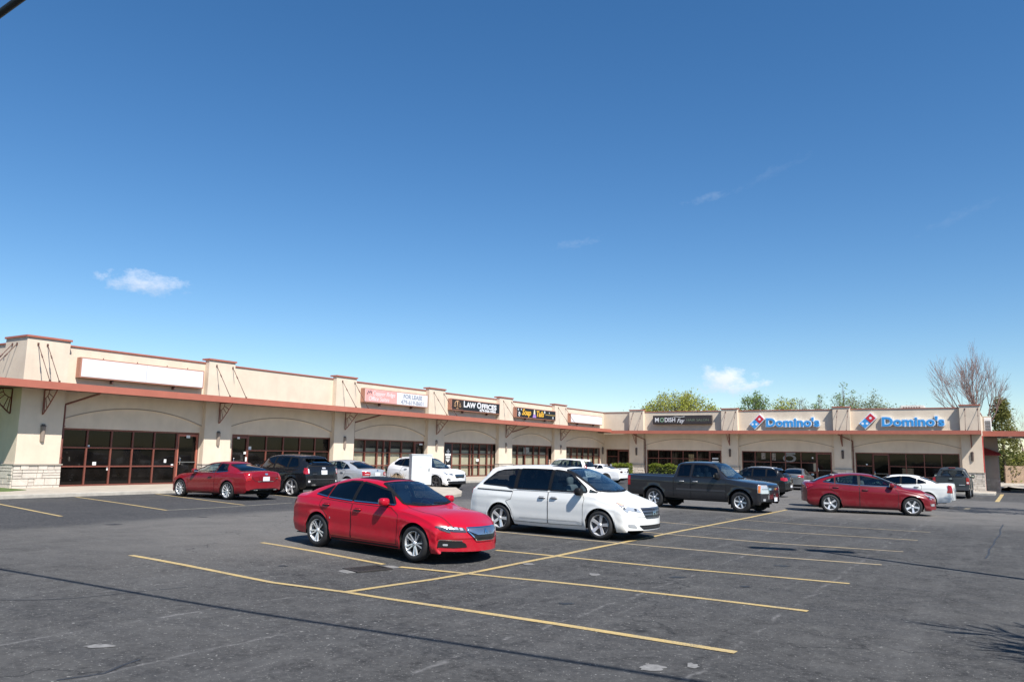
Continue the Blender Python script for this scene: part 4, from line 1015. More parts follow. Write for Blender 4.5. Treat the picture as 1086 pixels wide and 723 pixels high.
def vehicle(name, label, cat, sp, loc, rot, group='vehicles parked in the lot', scale=1.0):
    t = thing(name, label, cat, loc, rot, group); t.scale = (scale,)*3
    P = sp['paint']
    shell, info = make_shell(sp)
    bvh = BVHTree.FromPolygons(shell.v, shell.f); C = Caster(bvh, sp, info['hw'])
    # ---- open the shell where the glass is see-through
    def inside(poly, u, v, grow=0):
        c = False; n = len(poly); j = n-1
        for i in range(n):
            (xi, yi), (xj, yj) = poly[i], poly[j]
            if (yi > v) != (yj > v) and u < (xj-xi)*(v-yi)/(yj-yi)+xi: c = not c
            j = i
        return c
    def shrink(poly, k):
        # erode: keep a point if it and its k-neighbours are inside
        return lambda u, v: all(inside(poly, u+a*k, v+b*k) for a, b in ((0, 0), (1, 0), (-1, 0), (0, 1), (0, -1)))
    wins = sp['windows']; cut = []
    for wd in wins:
        if wd.get('solid'): continue
        cut.append((wd['view'], shrink(round_poly(wd['poly'], .03), .012)))
    keep = []
    for i, f in enumerate(shell.f):
        c = sum((shell.v[k] for k in f), Vector())/len(f)
        n = (shell.v[f[1]]-shell.v[f[0]]).cross(shell.v[f[2]]-shell.v[f[0]])
        kill = False
        for view, ins in cut:
            if view in 'LR' and abs(n.y) > .25*n.length and c.z > .6:
                if ins(c.x, c.z) and (c.y > 0) == (view == 'L'): kill = True
            elif view == 'T' and n.z and ins(c.y, c.x) and c.z > .75: kill = True
            elif view == 'B' and c.x < sp['mid'] and ins(c.y, c.z) and abs(n.x) > .2*n.length: kill = True
        keep.append(not kill)
    shell.f = [f for f, k in zip(shell.f, keep) if k]; shell.m = [f for f, k in zip(shell.m, keep) if k]; shell.s = [f for f, k in zip(shell.s, keep) if k]
    body = shell.build('body', P, t)
    # ---- glass: opaque black border ring + pane
    for wd in wins:
        nm = wd.get('name', 'side_window'); vs = wd['view']; poly = wd['poly']; g = wd.get('glass', GL_S)
        mb = MB(); C.patch(mb, vs, poly, off=.006, res=wd.get('res', .06), rnd=wd.get('rnd', .03))
        o = mb.build(nm, g, t, fixn=False)
        fr = MB(); rp = round_poly(poly, wd.get('rnd', .03)); C.strip(fr, vs, rp, wd.get('border', .05), off=.009, closed=True, res=.06); fr.build('window_frame', wd.get('trim', CARBLK), o, fixn=False)
        if wd.get('bright'):
            fr = MB(); C.strip(fr, vs, [poly[0], poly[-1]], .016, off=.013, res=.06); fr.build('bright_trim', CHROME, o, fixn=False)
    # ---- cabin: tub, dash, seats
    cb = sp.get('cabin')
    if cb:
        x0, x1, zf, zd, wy = cb['x0'], cb['x1'], cb.get('z', .45), cb['zd'], cb['w']
        m = MB(); m.box(x0, x1, -wy, wy, zf, zf+.03); m.box(x1-.02, x1+.30, -wy, wy, zf, zd-.03); m.box(x0-.05, x0, -wy, wy, zf, cb.get('zr', zd)); m.box(x1-.05, x1+.02, -wy, wy, zf, zd)
        for s in (-1, 1): m.box(x0, x1, s*wy-.02, s*wy+.02, zf, zd-.06)
        m.build('interior', CABIN, t)
        for row, xc in enumerate(cb['seats']):
            for s in (-1, 1):
                m = MB(); superell(m, (xc, s*.37, zf+.16), (.27, .25, .13), .5, 8); superell(m, (xc-.27, s*.37, zf+.46), (.10, .25, .36), .5, 8); superell(m, (xc-.33, s*.37, zf+.90), (.055, .13, .10), .6, 8)
                m.build('seat', cb.get('mat', SEATM), t)
        m = MB(); cx, cy, cz = cb['seats'][0]+.50, .37, zd-.10; pth = [(cx-.10*sin(a), cy+.18*cos(a), cz+.17*sin(a)) for a in [2*pi*k/20 for k in range(21)]]
        m.tube(pth, .014, 6, caps=False); m.tube([(cx, cy, cz), (cx+.25, cy, cz-.08)], .035, 6); m.build('steering_wheel', CARBLK, t)
    # ---- doors: gap lines on a panel patch
    dm = sp.get('door_paint', P)
    for d in sp.get('doors', []):
        for view in sp.get('door_sides', 'LR'):
            mb = MB(); C.patch(mb, view, d['poly'], off=.0035, res=.07, rnd=.02); rp = round_poly(d['poly'], .02); C.strip(mb, view, rp, .010, off=.0055, mi=1, closed=True, res=.05)
            o = mb.build('door', [dm, SEAM], t, fixn=False)
            if 'handle' in d:
                hx, hz = d['handle']; c = C.pt(view, hx, hz, 0); s = 1 if view == 'L' else -1; hb = MB()
                C.patch(hb, view, [(hx-.10, hz-.03), (hx+.10, hz-.03), (hx+.10, hz+.03), (hx-.10, hz+.03)], off=.005, mi=1, rnd=.02)
                hb.tube([(hx-.105, c.y+s*.012, hz+.002), (hx-.07, c.y+s*.035, hz+.006), (hx+.07, c.y+s*.035, hz+.010), (hx+.105, c.y+s*.012, hz+.008)], .014, 6)
                hb.build('handle', [d.get('hmat', P), SEAM], o, fixn=False)
    # ---- generic surface details
    for q in sp.get('patches', []):
        mb = MB()
        for (view, poly) in q['at']:
            if len(poly) >= 3 and not q.get('line'): C.patch(mb, view, poly, off=q.get('off', .008), res=q.get('res', .04), rnd=q.get('rnd', .02))
            else: C.strip(mb, view, poly, q['line'], off=q.get('off', .008), res=.04)
        o = mb.build(q['name'], q['mat'], t, fixn=False)
        for ch in q.get('kids', []):
            kb = MB()
            for (view, poly) in ch['at']:
                if ch.get('line'): C.strip(kb, view, poly, ch['line'], off=ch.get('off', .012), res=.04, closed=ch.get('closed', False))
                else: C.patch(kb, view, poly, off=ch.get('off', .012), res=ch.get('res', .03), rnd=ch.get('rnd', .01))
            kb.build(ch['name'], ch['mat'], o, fixn=False)
    # ---- underbody and wheel wells
    hwf = info['hw']; bot = info['bot']; Ra = info['Ra']; m = MB(); Wm = max(p[1] for p in sp['hw'])
    yi = Wm-.30; xa, xb = sp['rear']+.38, sp['front']-.50
    zf = min(p[1] for p in sp['bot'])+.03
    m.box(xa, xb, -yi, yi, zf, zf+.25)
    for s in (-1, 1):
        segs = [xa, sp['axles'][1]-Ra, sp['axles'][1]+Ra, sp['axles'][0]-Ra, sp['axles'][0]+Ra, xb]
        for a, b in ((segs[0], segs[1]), (segs[2], segs[3]), (segs[4], segs[5])):
            if b-a > .05: m.box(a, b, s*yi, s*(Wm-.10), zf+.012, zf+.03)
        for ax in sp['axles']:
            n = 16; vs = []
            for k in range(n+1):
                a = -.25+(pi+.5)*k/n; x = ax+Ra*cos(a); z = sp.get('arch_z', sp['wheel_r'])+Ra*sin(a)
                vs += [(x, s*(hwf(ax)*.965), z), (x, s*yi, z)]
            m.add(vs, [(2*k, 2*k+1, 2*k+3, 2*k+2) for k in range(n)], 0, True)
            m.add([(ax-Ra, s*yi, .15), (ax+Ra, s*yi, .15), (ax+Ra, s*yi, sp['wheel_r']+Ra), (ax-Ra, s*yi, sp['wheel_r']+Ra)], [(0, 1, 2, 3)])
    m.build('underbody', UNDER, t)
    # ---- wheels
    ws = sp['wheel']; tm, rm = wheel_meshes(sp['wheel_r'], ws.get('rim', sp['wheel_r']*.68), ws.get('w', .22), ws['style'], ws['mat'], ws.get('back', ALLOYD))
    for ax in sp['axles']:
        for s in (-1, 1):
            o = bpy.data.objects.new('wheel', tm); COL.objects.link(o); o.parent = t
            o.location = (ax, s*(hwf(ax)-ws.get('inset', .115)), sp['wheel_r']); steer = ws.get('steer', 0) if ax == sp['axles'][0] else 0
            o.rotation_euler = (0, random.uniform(0, 1), (0 if s < 0 else pi)+steer)
            r = bpy.data.objects.new('rim', rm); COL.objects.link(r); r.parent = o
    # ---- mirrors
    mr = sp.get('mirror')
    if mr:
        for s in (-1, 1):
            y0 = abs(C.pt('L' if s > 0 else 'R', mr['x'], mr['z'], 0).y)
            m = MB(); superell(m, (mr['x']-.02, s*(y0+.115), mr['z']+.06), (mr.get('dx', .085), .10, mr.get('dz', .075)), .62, 12)
            o = m.build('mirror', mr.get('mat', P), t)
            k = MB(); k.tube([(mr['x'], s*(y0-.03), mr['z']), (mr['x']-.01, s*(y0+.07), mr['z']+.03)], [.045, .03], 8); k.build('mirror_arm', mr.get('armmat', CARBLK), o)
            k = MB(); k.box(mr['x']-.02-mr.get('dx', .085)-.003, mr['x']-.02-mr.get('dx', .085)+.02, s*(y0+.115)-.075, s*(y0+.115)+.075, mr['z']+.015, mr['z']+.105); k.build('mirror_glass', CHROME, o)
    # ---- loose extra solids
    for ex in sp.get('extras', []):
        m = MB(); ex['fn'](m, C); m.build(ex['name'], ex['mat'], t)
    return t
# -------- reusable detail makers
def mirror_poly(poly): return [(-u, v) for u, v in poly]
def both(poly): return [('L', poly), ('R', poly)]
def plate(z, w=.31, h=.155, view='B'): return [(view, [(-w/2, z-h/2), (w/2, z-h/2), (w/2, z+h/2), (-w/2, z+h/2)])]
def windscreen(xc, xr, yb, yt, cb=.16, cr=.07):
    p = []
    for i in range(9): y = -yb+2*yb*i/8; p.append((y, xc-cb*(y/yb)**2))
    for i in range(9): y = yt-2*yt*i/8; p.append((y, xr-cr*(y/yt)**2))
    return p
def wipers(xc, cb, yb): return dict(name='wiper', mat=CARBLK, line=.025, off=.022, at=[('T', [(yb*.75, xc-cb*.55), (yb*.10, xc+.03-.10)]), ('T', [(-.05, xc-.01), (-yb*.75, xc-cb*.5-.06)])])
def lamp_kids(polyF, n=3): return []
def sedan(paintmat, L=4.83, W=1.85, H=1.45, wb=2.775, fo=.95, R=.33, cowl=1.02, cowlz=.985, rf=.20, pk=-.55, rr=-1.32, deck=-2.02, deckz=1.085, nosez=.66, beltF=.90, beltM=.945, beltR=1.0,
          tumble=.60, side='sedan', bF=.30, bR=.18, tailz=1.05, **kw):
    xf, xr = wb/2, -wb/2; fr = xf+fo; re = fr-L; hw = W/2
    sp = dict(front=fr, rear=re, axles=(xf, xr), wheel_r=R, mid=-.9, paint=paintmat, bowF=bF, bowR=bR)
    sp['top'] = [(fr, nosez-.14), (fr-.025, nosez-.03), (fr-.09, nosez+.045), (fr-.30, nosez+.135), ((fr+cowl)/2, (nosez+.14)*.42+cowlz*.58+.012), (cowl, cowlz), (cowl-.10, cowlz+.055), (cowl*.45+rf*.55, cowlz*.42+H*.58-.028), (rf, H-.055), ((rf+pk)/2, H-.010), (pk, H), ((pk+rr)/2, H-.022), (rr, H-.105),
                 (rr*.45+deck*.55, (H-.105)*.45+deckz*.55+.018), (deck, deckz), ((deck+re)/2, (deckz+tailz)/2+.012), (re+.08, tailz), (re+.02, tailz-.05), (re, tailz-.20)]
    sp['belt'] = [(fr, nosez-.16), (fr-.3, nosez-.01), (xf, beltF-.06), (cowl-.1, beltF+.005), (0, beltM), (-1.0, (beltM+beltR)/2+.01), (deck+.2, beltR), (re+.25, min(beltR, tailz-.06)), (re, tailz-.22)]
    sp['bot'] = [(fr, .235), (fr-.05, .20), (fr-.35, .185), (xf-.45, .185), (0, .19), (xr+.4, .20), (xr-.45, .24), (re+.12, .28), (re, .37)]
    sp['hw'] = [(fr, hw*.90), (fr-.45, hw*.965), (xf, hw*.99), (0, hw), (xr, hw*.995), (re+.45, hw*.96), (re, hw*.90)]
    sp['roofw'] = [(re, tumble+.06), (rr, tumble-.02), (pk, tumble), (rf, tumble-.02), (cowl, tumble+.10), (fr, tumble+.2)]
    zb, zr = beltM+.045, H-.105
    def bz(x): return beltM+.04+(beltR-beltM)*min(1, max(0, -x/1.3))*.9
    wins = [dict(name='windscreen', view='T', poly=windscreen(cowl+.01, rf+.015, hw*.735, tumble-.07), glass=GL_W, border=.055, rnd=.04, res=.07),
            dict(name='rear_window', view='T', poly=[(y, x) for y, x in windscreen(deck+.02, rr+.02, hw*.69, tumble-.08, cb=-.10, cr=-.05)], glass=GL_P, border=.06, rnd=.05, res=.07)]
    b = -.33 if side == 'sedan' else -.62
    A = [(cowl-.24, bz(.6)+.005), (cowl*.42+rf*.58-.10, H-.215), (rf-.20, zr-.022), (pk*.6, zr+.018), (b, zr+.022), (b, bz(b))]
    if side == 'sedan':
        c = rr+.22
        Bw = [(b-.055, bz(b)), (b-.055, zr+.022), (pk-.15, zr+.018), (c, H-.175), (c-.02, bz(c))]
        Cw = [(c-.06, bz(c)+.005), (c-.06, H-.19), (rr-.06, bz(rr)+.12), (rr-.22, bz(rr)+.035)]
    else:
        Bw = [(b-.055, bz(b)), (b-.055, zr+.018), (pk-.38, zr-.01), (rr-.02, bz(rr)+.11), (rr-.17, bz(rr)+.03)]; Cw = None
    sg = kw.get('sideglass', (GL_P, GL_P))
    for v in 'LR':
        wins.append(dict(view=v, poly=A, glass=sg[0], bright=kw.get('bright', True), border=.03))
        wins.append(dict(view=v, poly=Bw, glass=sg[1], bright=kw.get('bright', True), border=.03))
        if Cw: wins.append(dict(view=v, poly=Cw, glass=sg[1], bright=kw.get('bright', True), border=.03))
    sp['windows'] = wins
    sp['cabin'] = dict(x0=rr-.25, x1=cowl-.38, zd=beltM+.0, zr=beltR+.02, w=tumble+.05, seats=[.02, -.88], z=.38)
    ra = R+.055; ax = xr+ra+.05
    dt = .005
    sp['doors'] = [dict(poly=[(xf-ra-.06, .60), (xf-ra-.08, .27), (b-.02, .265), (b-.02, bz(b)-.05), (cowl-.30, bz(.6)-.045), (xf-ra-.05, beltF-.09)], handle=(b+.16, bz(b)-.16))]
    if side == 'sedan': sp['doors'].append(dict(poly=[(b-.035, .265), (ax-.02, .275), (ax-.06, .42), (xr+ra*.75, R+ra*.85), (rr-.02, bz(rr)-.17), (rr+.03, bz(rr)-.045), (b-.035, bz(b)-.05)], handle=(rr+.20, bz(rr)-.16)))
    else: sp['doors'][0]['handle'] = (b+.22, bz(b)-.17)
    sp['mirror'] = dict(x=cowl-.40, z=bz(.6)-.005)
    sp['wheel'] = dict(style='twin5', mat=ALLOY)
    sp['patches'] = [dict(name='door_pillar', mat=CARBLK, off=.0045, rnd=0, at=[(v, p)]) for v, p in both([(b-.075, bz(b)-.005), (b+.02, bz(b)-.005), (b+.02, zr+.026), (b-.075, zr+.026)])] if side == 'sedan' else []
    # rear bumper shadow line, boot seam, plate
    sp['patches'] += [dict(name='boot_seam', mat=SEAM, line=.010, off=.006, at=[('B', [(-.62, tailz-.04), (-.60, tailz-.24), (-.46, tailz-.36), (.46, tailz-.36), (.60, tailz-.24), (.62, tailz-.04)])]),
                      dict(name='bonnet_seam', mat=SEAM, line=.010, off=.006, at=[('T', [(-hw*.70, cowl-.12), (-hw*.73, xf), (-hw*.66, fr-.30)]), ('T', [(hw*.70, cowl-.12), (hw*.73, xf), (hw*.66, fr-.30)])]),
                      wipers(cowl+.02, .16, hw*.72),
                      dict(name='sill_shadow', mat=CARBLK, line=.035, off=.006, at=both([(xf-ra-.03, .215), (ax-.05, .22)]))]
    return sp
def rect(u0, u1, v0, v1): return [(u0, v0), (u1, v0), (u1, v1), (u0, v1)]
def mir(view_poly):  # add the mirrored copy across the car's centre line
    out = []
    for view, p in view_poly:
        out.append((view, p))
        if view in 'FBT': out.append((view, [(-a, b) for a, b in p][::-1]))
        else: out.append(('L' if view == 'R' else 'R', p))
    return out
def split_lr(name, mat, view_poly, **k):
    """one part for each side of the car"""
    a = dict(name=name, mat=mat, at=view_poly, **k)
    m = [(('L' if v == 'R' else 'R') if v in 'LR' else v, p if v in 'LR' else [(-x, y) for x, y in p][::-1]) for v, p in view_poly]
    kk = dict(k)
    if 'kids' in k:
        kk['kids'] = [dict(c, at=[(('L' if v == 'R' else 'R') if v in 'LR' else v, p if v in 'LR' else [(-x, y) for x, y in p][::-1]) for v, p in c['at']]) for c in k['kids']]
    return [a, dict(name=name, mat=mat, at=m, **kk)]
P_RED = paint('paint_bright_red', (.42, .001, .016), rough=.34)
P_PEARL = paint('paint_pearl_white', (.76, .76, .73), rough=.35)
P_WHITE = paint('paint_white', (.80, .80, .80), rough=.35)
P_SLATE = paint('paint_slate_grey', (.022, .023, .028), metal=.30, rough=.30, coat=1.6)
P_GARNET = paint('paint_garnet', (.16, .002, .009), metal=0, rough=.33)
P_CRYSTAL = paint('paint_crystal_red', (.20, .002, .009), metal=0, rough=.3)
P_BLACK = paint('paint_black', (.007, .008, .010), rough=.25)
P_SILVER = paint('paint_silver', (.52, .54, .56), metal=.5, rough=.34)
P_GREY = paint('paint_grey', (.17, .17, .165), metal=.55, rough=.38)
P_DGREY = paint('paint_dark_grey', (.060, .068, .072), metal=.4, rough=.4)
# ---------------- bright red sedan (nearest)
def spec_red():
    sp = sedan(P_RED, sideglass=(GL_P, GL_P), bF=.50, bR=.24, fo=1.0, L=4.90, nosez=.615, cowlz=.97)
    fr, re = sp['front'], sp['rear']
    sp['wheel'] = dict(style='twin5', mat=POLISH, rim=.226, back=CARBLK, w=.225, inset=.112)
    sp['char'] = .022
    sp['patches'] += split_lr('headlight', LENSD, [('F', [(.42, .575), (.62, .585), (.86, .655), (.86, .685), (.62, .675), (.44, .655)]), ('R', [(fr-.40, .705), (fr-.30, .64), (fr-.16, .60), (fr-.05, .59), (fr-.05, .68), (fr-.2, .70)])], off=.009,
        kids=[dict(name='lens', mat=LENS, off=.016, at=[('F', rect(.47+.075*i, .525+.075*i, .612+.011*i, .655+.011*i)) for i in range(4)])])
    sp['patches'] += split_lr('fog_intake', GRILB, [('F', [(.42, .315), (.62, .30), (.86, .31), (.80, .43), (.52, .42), (.45, .38)])], off=.010, kids=[dict(name='chrome_strip', mat=CHROME, line=.016, off=.016, at=[('F', [(.50, .43), (.68, .437), (.82, .44)])]), dict(name='fog_lamp', mat=LENS, off=.018, at=[('F', rect(.70, .76, .335, .37))])])
    sp['patches'] += [dict(name='grille', mat=GRILB, off=.012, rnd=.03, at=[('F', [(-.41, .60), (-.24, .43), (.24, .43), (.41, .60), (.39, .655), (-.39, .655)])],
        kids=[dict(name='grille_bar', mat=plain('grille_chrome', (.42, .46, .52), .22, .9), off=.024, rnd=.02, at=[('F', [(-.40, .60), (-.22, .53), (.22, .53), (.40, .60), (.385, .652), (-.385, .652)])]), dict(name='grille_surround', mat=CHROME, line=.016, off=.026, closed=True, at=[('F', [(-.41, .60), (-.24, .43), (.24, .43), (.41, .60), (.39, .655), (-.39, .655)])]),
              dict(name='emblem', mat=CHROME, off=.034, at=[('F', [(-.055, .54), (-.02, .64), (0, .60), (.02, .64), (.055, .54), (0, .575)])])])]
    sp['patches'] += split_lr('taillight', TAILD, [('R', [(re+.02, .88), (re+.10, .85), (re+.36, .93), (re+.34, .955), (re+.10, .975)]), ('B', [(-.86, .87), (-.50, .90), (-.50, .97), (-.84, .97)])], off=.008)
    sp['patches'] += [dict(name='licence_plate', mat=PLATE, off=.012, rnd=0, at=plate(.80)), dict(name='sunroof', mat=CARBLK, off=.006, rnd=.05, at=[('T', rect(-.42, .42, -.72, .06))])]
    sp['patches'] += split_lr('parking_sensor', LENS, [('R', rect(-1.00, -.97, .60, .64))], off=.012)
    return sp
# ---------------- garnet sedan (right)
def spec_garnet():
    sp = sedan(P_GARNET, L=4.53, W=1.78, H=1.435, wb=2.70, fo=.88, R=.325, cowl=1.12, cowlz=.99, rf=.18, pk=-.45, rr=-1.35, deck=-1.98, deckz=1.09, nosez=.66, tumble=.57, tailz=1.06, beltF=.885, beltM=.945, beltR=1.03, sideglass=(GL_S, GL_S), bright=True)
    fr, re = sp['front'], sp['rear']; sp['char'] = .022
    sp['wheel'] = dict(style='five', mat=ALLOY, rim=.225, w=.21)
    sp['patches'] += split_lr('headlight', LENS, [('F', [(.45, .60), (.78, .66), (.80, .75), (.58, .69)]), ('R', [(fr-.52, .78), (fr-.30, .66), (fr-.10, .61), (fr-.06, .66), (fr-.28, .755)])], off=.009, kids=[dict(name='lens', mat=LENSD, off=.014, at=[('R', [(fr-.34, .69), (fr-.16, .645), (fr-.14, .69), (fr-.3, .735)])])])
    sp['patches'] += split_lr('fog_lamp', LENS, [('R', [(fr-.26, .40), (fr-.10, .36), (fr-.10, .42), (fr-.20, .455)]), ('F', rect(.56, .76, .36, .44))], off=.010)
    sp['patches'] += [dict(name='grille', mat=GRILB, off=.010, at=[('F', [(-.45, .44), (-.30, .30), (.30, .30), (.45, .44), (.3, .47), (-.3, .47)])]), dict(name='licence_plate', mat=PLATE, off=.012, rnd=0, at=plate(.80))]
    sp['patches'] += split_lr('taillight', TAIL, [('R', [(re+.03, .86), (re+.12, .83), (re+.42, .97), (re+.30, 1.0), (re+.06, .99)]), ('B', [(-.80, .85), (-.46, .90), (-.46, 1.0), (-.78, 1.0)])], off=.009)
    sp['patches'] += [dict(name='character_line', mat=paint('paint_garnet_crease', (.17, .006, .013), metal=.25), line=.016, off=.005, at=both([(re+.5, .80), (-.6, .755), (.4, .715), (.9, .69)]))] if False else []
    return sp
# ---------------- dark red two door coupe (left row)
def spec_coupe():
    sp = sedan(P_CRYSTAL, L=4.66, W=1.84, H=1.40, wb=2.775, fo=.82, R=.335, cowl=.92, cowlz=.97, rf=.10, pk=-.60, rr=-1.12, deck=-1.93, deckz=1.07, nosez=.70, tumble=.58, side='coupe', tailz=1.06, beltF=.89, beltM=.93, beltR=.98, bR=.14, sideglass=(GL_S, GL_P))
    fr, re = sp['front'], sp['rear']; sp['cabin'].update(seats=[.0, -.62], z=.30)
    sp['wheel'] = dict(style='multi', mat=POLISH, rim=.245, w=.235)
    sp['patches'] += split_lr('taillight', TAIL, [('B', [(-.82, .70), (-.64, .74), (-.60, .98), (-.82, 1.0)]), ('R', [(re+.02, .72), (re+.10, .74), (re+.16, .98), (re+.04, 1.0)])], off=.009)
    sp['patches'] += [dict(name='plate_recess', mat=paint('paint_shadow_red', (.16, .004, .012)), off=.006, rnd=.03, at=[('B', [(-.30, .72), (.30, .72), (.34, .85), (-.34, .85)])], kids=[dict(name='licence_plate', mat=PLATE, off=.016, at=plate(.785)), dict(name='trim', mat=CHROME, line=.02, off=.014, at=[('B', [(-.36, .69), (.36, .69)])])]),
                      dict(name='emblem', mat=CHROME, off=.012, at=[('B', [(-.08, .95), (0, .92), (.08, .95), (.06, .985), (-.06, .985)])]), dict(name='badge', mat=CHROME, line=.025, off=.010, at=[('B', [(-.62, .80), (-.46, .80)])]),
                      dict(name='rear_diffuser', mat=CARBLK, off=.008, at=[('B', [(-.74, .29), (.74, .29), (.66, .40), (.4, .44), (-.4, .44), (-.66, .40)])], kids=[dict(name='exhaust', mat=CHROME, off=.03, at=[('B', rect(s-.08, s+.08, .325, .395)) for s in (-.45, .45)])])]
    sp['patches'] += split_lr('headlight', LENS, [('R', rect(fr-.3, fr-.08, .55, .72))], off=.01)
    return sp
# ---------------- silver sedan (left row)
def spec_silver():
    sp = sedan(P_SILVER, L=4.82, W=1.80, H=1.45, wb=2.83, fo=.86, R=.32, cowl=1.02, rr=-1.25, deck=-1.95, deckz=1.06, tumble=.58, tailz=1.03, beltR=.985, sideglass=(GL_S, GL_S))
    fr, re = sp['front'], sp['rear']
    sp['patches'] += split_lr('taillight', TAIL, [('B', [(-.82, .72), (-.46, .74), (-.46, .90), (-.80, .93)]), ('R', [(re+.02, .73), (re+.22, .76), (re+.22, .90), (re+.05, .93)])], off=.009, kids=[dict(name='reverse_lens', mat=TAILW, line=.03, off=.013, at=[('B', [(-.74, .80), (-.52, .80)])])])
    sp['patches'] += [dict(name='licence_plate', mat=PLATE, off=.016, rnd=0, at=plate(.80, .36, .17)), dict(name='emblem', mat=CHROME, off=.012, at=[('B', rect(-.05, .05, .95, 1.0))])]
    return sp
# ---------------- grey sedan (right wing)
def spec_grey():
    sp = sedan(P_GREY, L=4.85, W=1.83, H=1.47, wb=2.78, fo=.95, R=.33, tumble=.59, tailz=1.08, beltR=1.01, sideglass=(GL_S, GL_S), bright=False)
    fr, re = sp['front'], sp['rear']
    sp['patches'] += split_lr('taillight', TAIL, [('B', [(-.84, .82), (-.50, .86), (-.48, .98), (-.82, 1.0)]), ('R', [(re+.02, .83), (re+.25, .87), (re+.3, .97), (re+.05, 1.0)])], off=.009, kids=[dict(name='reverse_lens', mat=TAILW, off=.014, at=[('B', rect(-.64, -.52, .86, .90))])])
    sp['patches'] += [dict(name='licence_plate', mat=PLATE, off=.016, rnd=0, at=plate(.72, .30, .14)), dict(name='trim', mat=CHROME, line=.02, off=.012, at=[('B', [(-.4, .9), (.4, .9)])])]
    return sp
# ---------------- white sedan hidden behind the garnet one
def spec_white_sedan():
    sp = sedan(P_WHITE, L=4.90, W=1.84, H=1.475, wb=2.80, fo=.98, R=.33, cowl=1.06, tumble=.60, tailz=1.09, beltR=1.01, sideglass=(GL_S, GL_S))
    fr, re = sp['front'], sp['rear']
    sp['patches'] += split_lr('taillight', TAILW, [('B', [(-.86, .80), (-.52, .84), (-.52, .95), (-.84, .98)]), ('R', [(re+.02, .80), (re+.2, .84), (re+.24, .95), (re+.05, .98)])], off=.009)
    sp['patches'] += split_lr('headlight', LENS, [('F', [(.45, .60), (.82, .64), (.82, .73), (.5, .67)]), ('R', [(fr-.42, .74), (fr-.28, .65), (fr-.08, .60), (fr-.06, .66), (fr-.25, .74)])], off=.009)
    sp['extras'] = [dict(name='roof_antenna', mat=CARBLK, fn=lambda m, C: m.add([(-1.28, 0, 1.37), (-1.02, .0, 1.43), (-1.30, 0, 1.52), (-1.24, .03, 1.38), (-1.24, -.03, 1.38)], [(0, 1, 2), (3, 1, 2), (4, 2, 1), (0, 2, 3), (0, 4, 2)]))]
    return sp
# ---------------- white sedan with tall red tail lamps (right wing)
def spec_white_luxury():
    sp = sedan(P_PEARL, L=4.87, W=1.84, H=1.47, wb=2.88, fo=.88, R=.34, cowl=1.02, tumble=.60, tailz=1.13, deckz=1.12, nosez=.74, beltF=.93, beltM=.985, beltR=1.06, rr=-1.22, deck=-1.92, bR=.12, sideglass=(GL_P, GL_P), bright=False)
    fr, re = sp['front'], sp['rear']
    sp['wheel'] = dict(style='ten', mat=ALLOY, rim=.235)
    sp['patches'] += split_lr('taillight', TAIL, [('L', [(re+.05, .70), (re+.16, .70), (re+.22, 1.09), (re+.04, 1.09)]), ('B', [(.70, .70), (.86, .70), (.84, 1.09), (.74, 1.09)])], off=.010)
    sp['patches'] += [dict(name='licence_plate', mat=PLATE, off=.016, rnd=0, at=plate(.82))]
    return sp
# ---------------- white coupe near the inner corner
def spec_white_coupe():
    sp = sedan(P_WHITE, L=4.84, W=1.92, H=1.38, wb=2.85, fo=.90, R=.355, cowl=.92, cowlz=1.0, rf=.05, pk=-.5, rr=-1.0, deck=-1.85, deckz=1.09, nosez=.74, tumble=.56, side='coupe', tailz=1.09, beltF=.95, beltM=.99, beltR=1.04, bR=.10, bright=False)
    fr, re = sp['front'], sp['rear']
    sp['wheel'] = dict(style='five', mat=ALLOYD, rim=.26, w=.26)
    for a in ((-.66, -.36),):
        sp['patches'] += split_lr('taillight', TAILD, [('B', rect(-.72, -.40, .80, .93))], off=.012, kids=[dict(name='lens', mat=CARBLK, off=.018, at=[('B', rect(-.69, -.57, .825, .905)), ('B', rect(-.54, -.43, .825, .905))])])
    sp['patches'] += [dict(name='emblem', mat=ALLOYD, off=.014, at=[('B', [(-.10, .85), (.10, .85), (.08, .89), (-.08, .89)])]), dict(name='rear_diffuser', mat=CARBLK, off=.010, at=[('B', [(-.80, .30), (.80, .30), (.7, .42), (-.7, .42)])])]
    sp['extras'] = [dict(name='spoiler', mat=P_WHITE, fn=lambda m, C: m.box(re+.03, re+.22, -.74, .74, 1.075, 1.125))]
    return sp
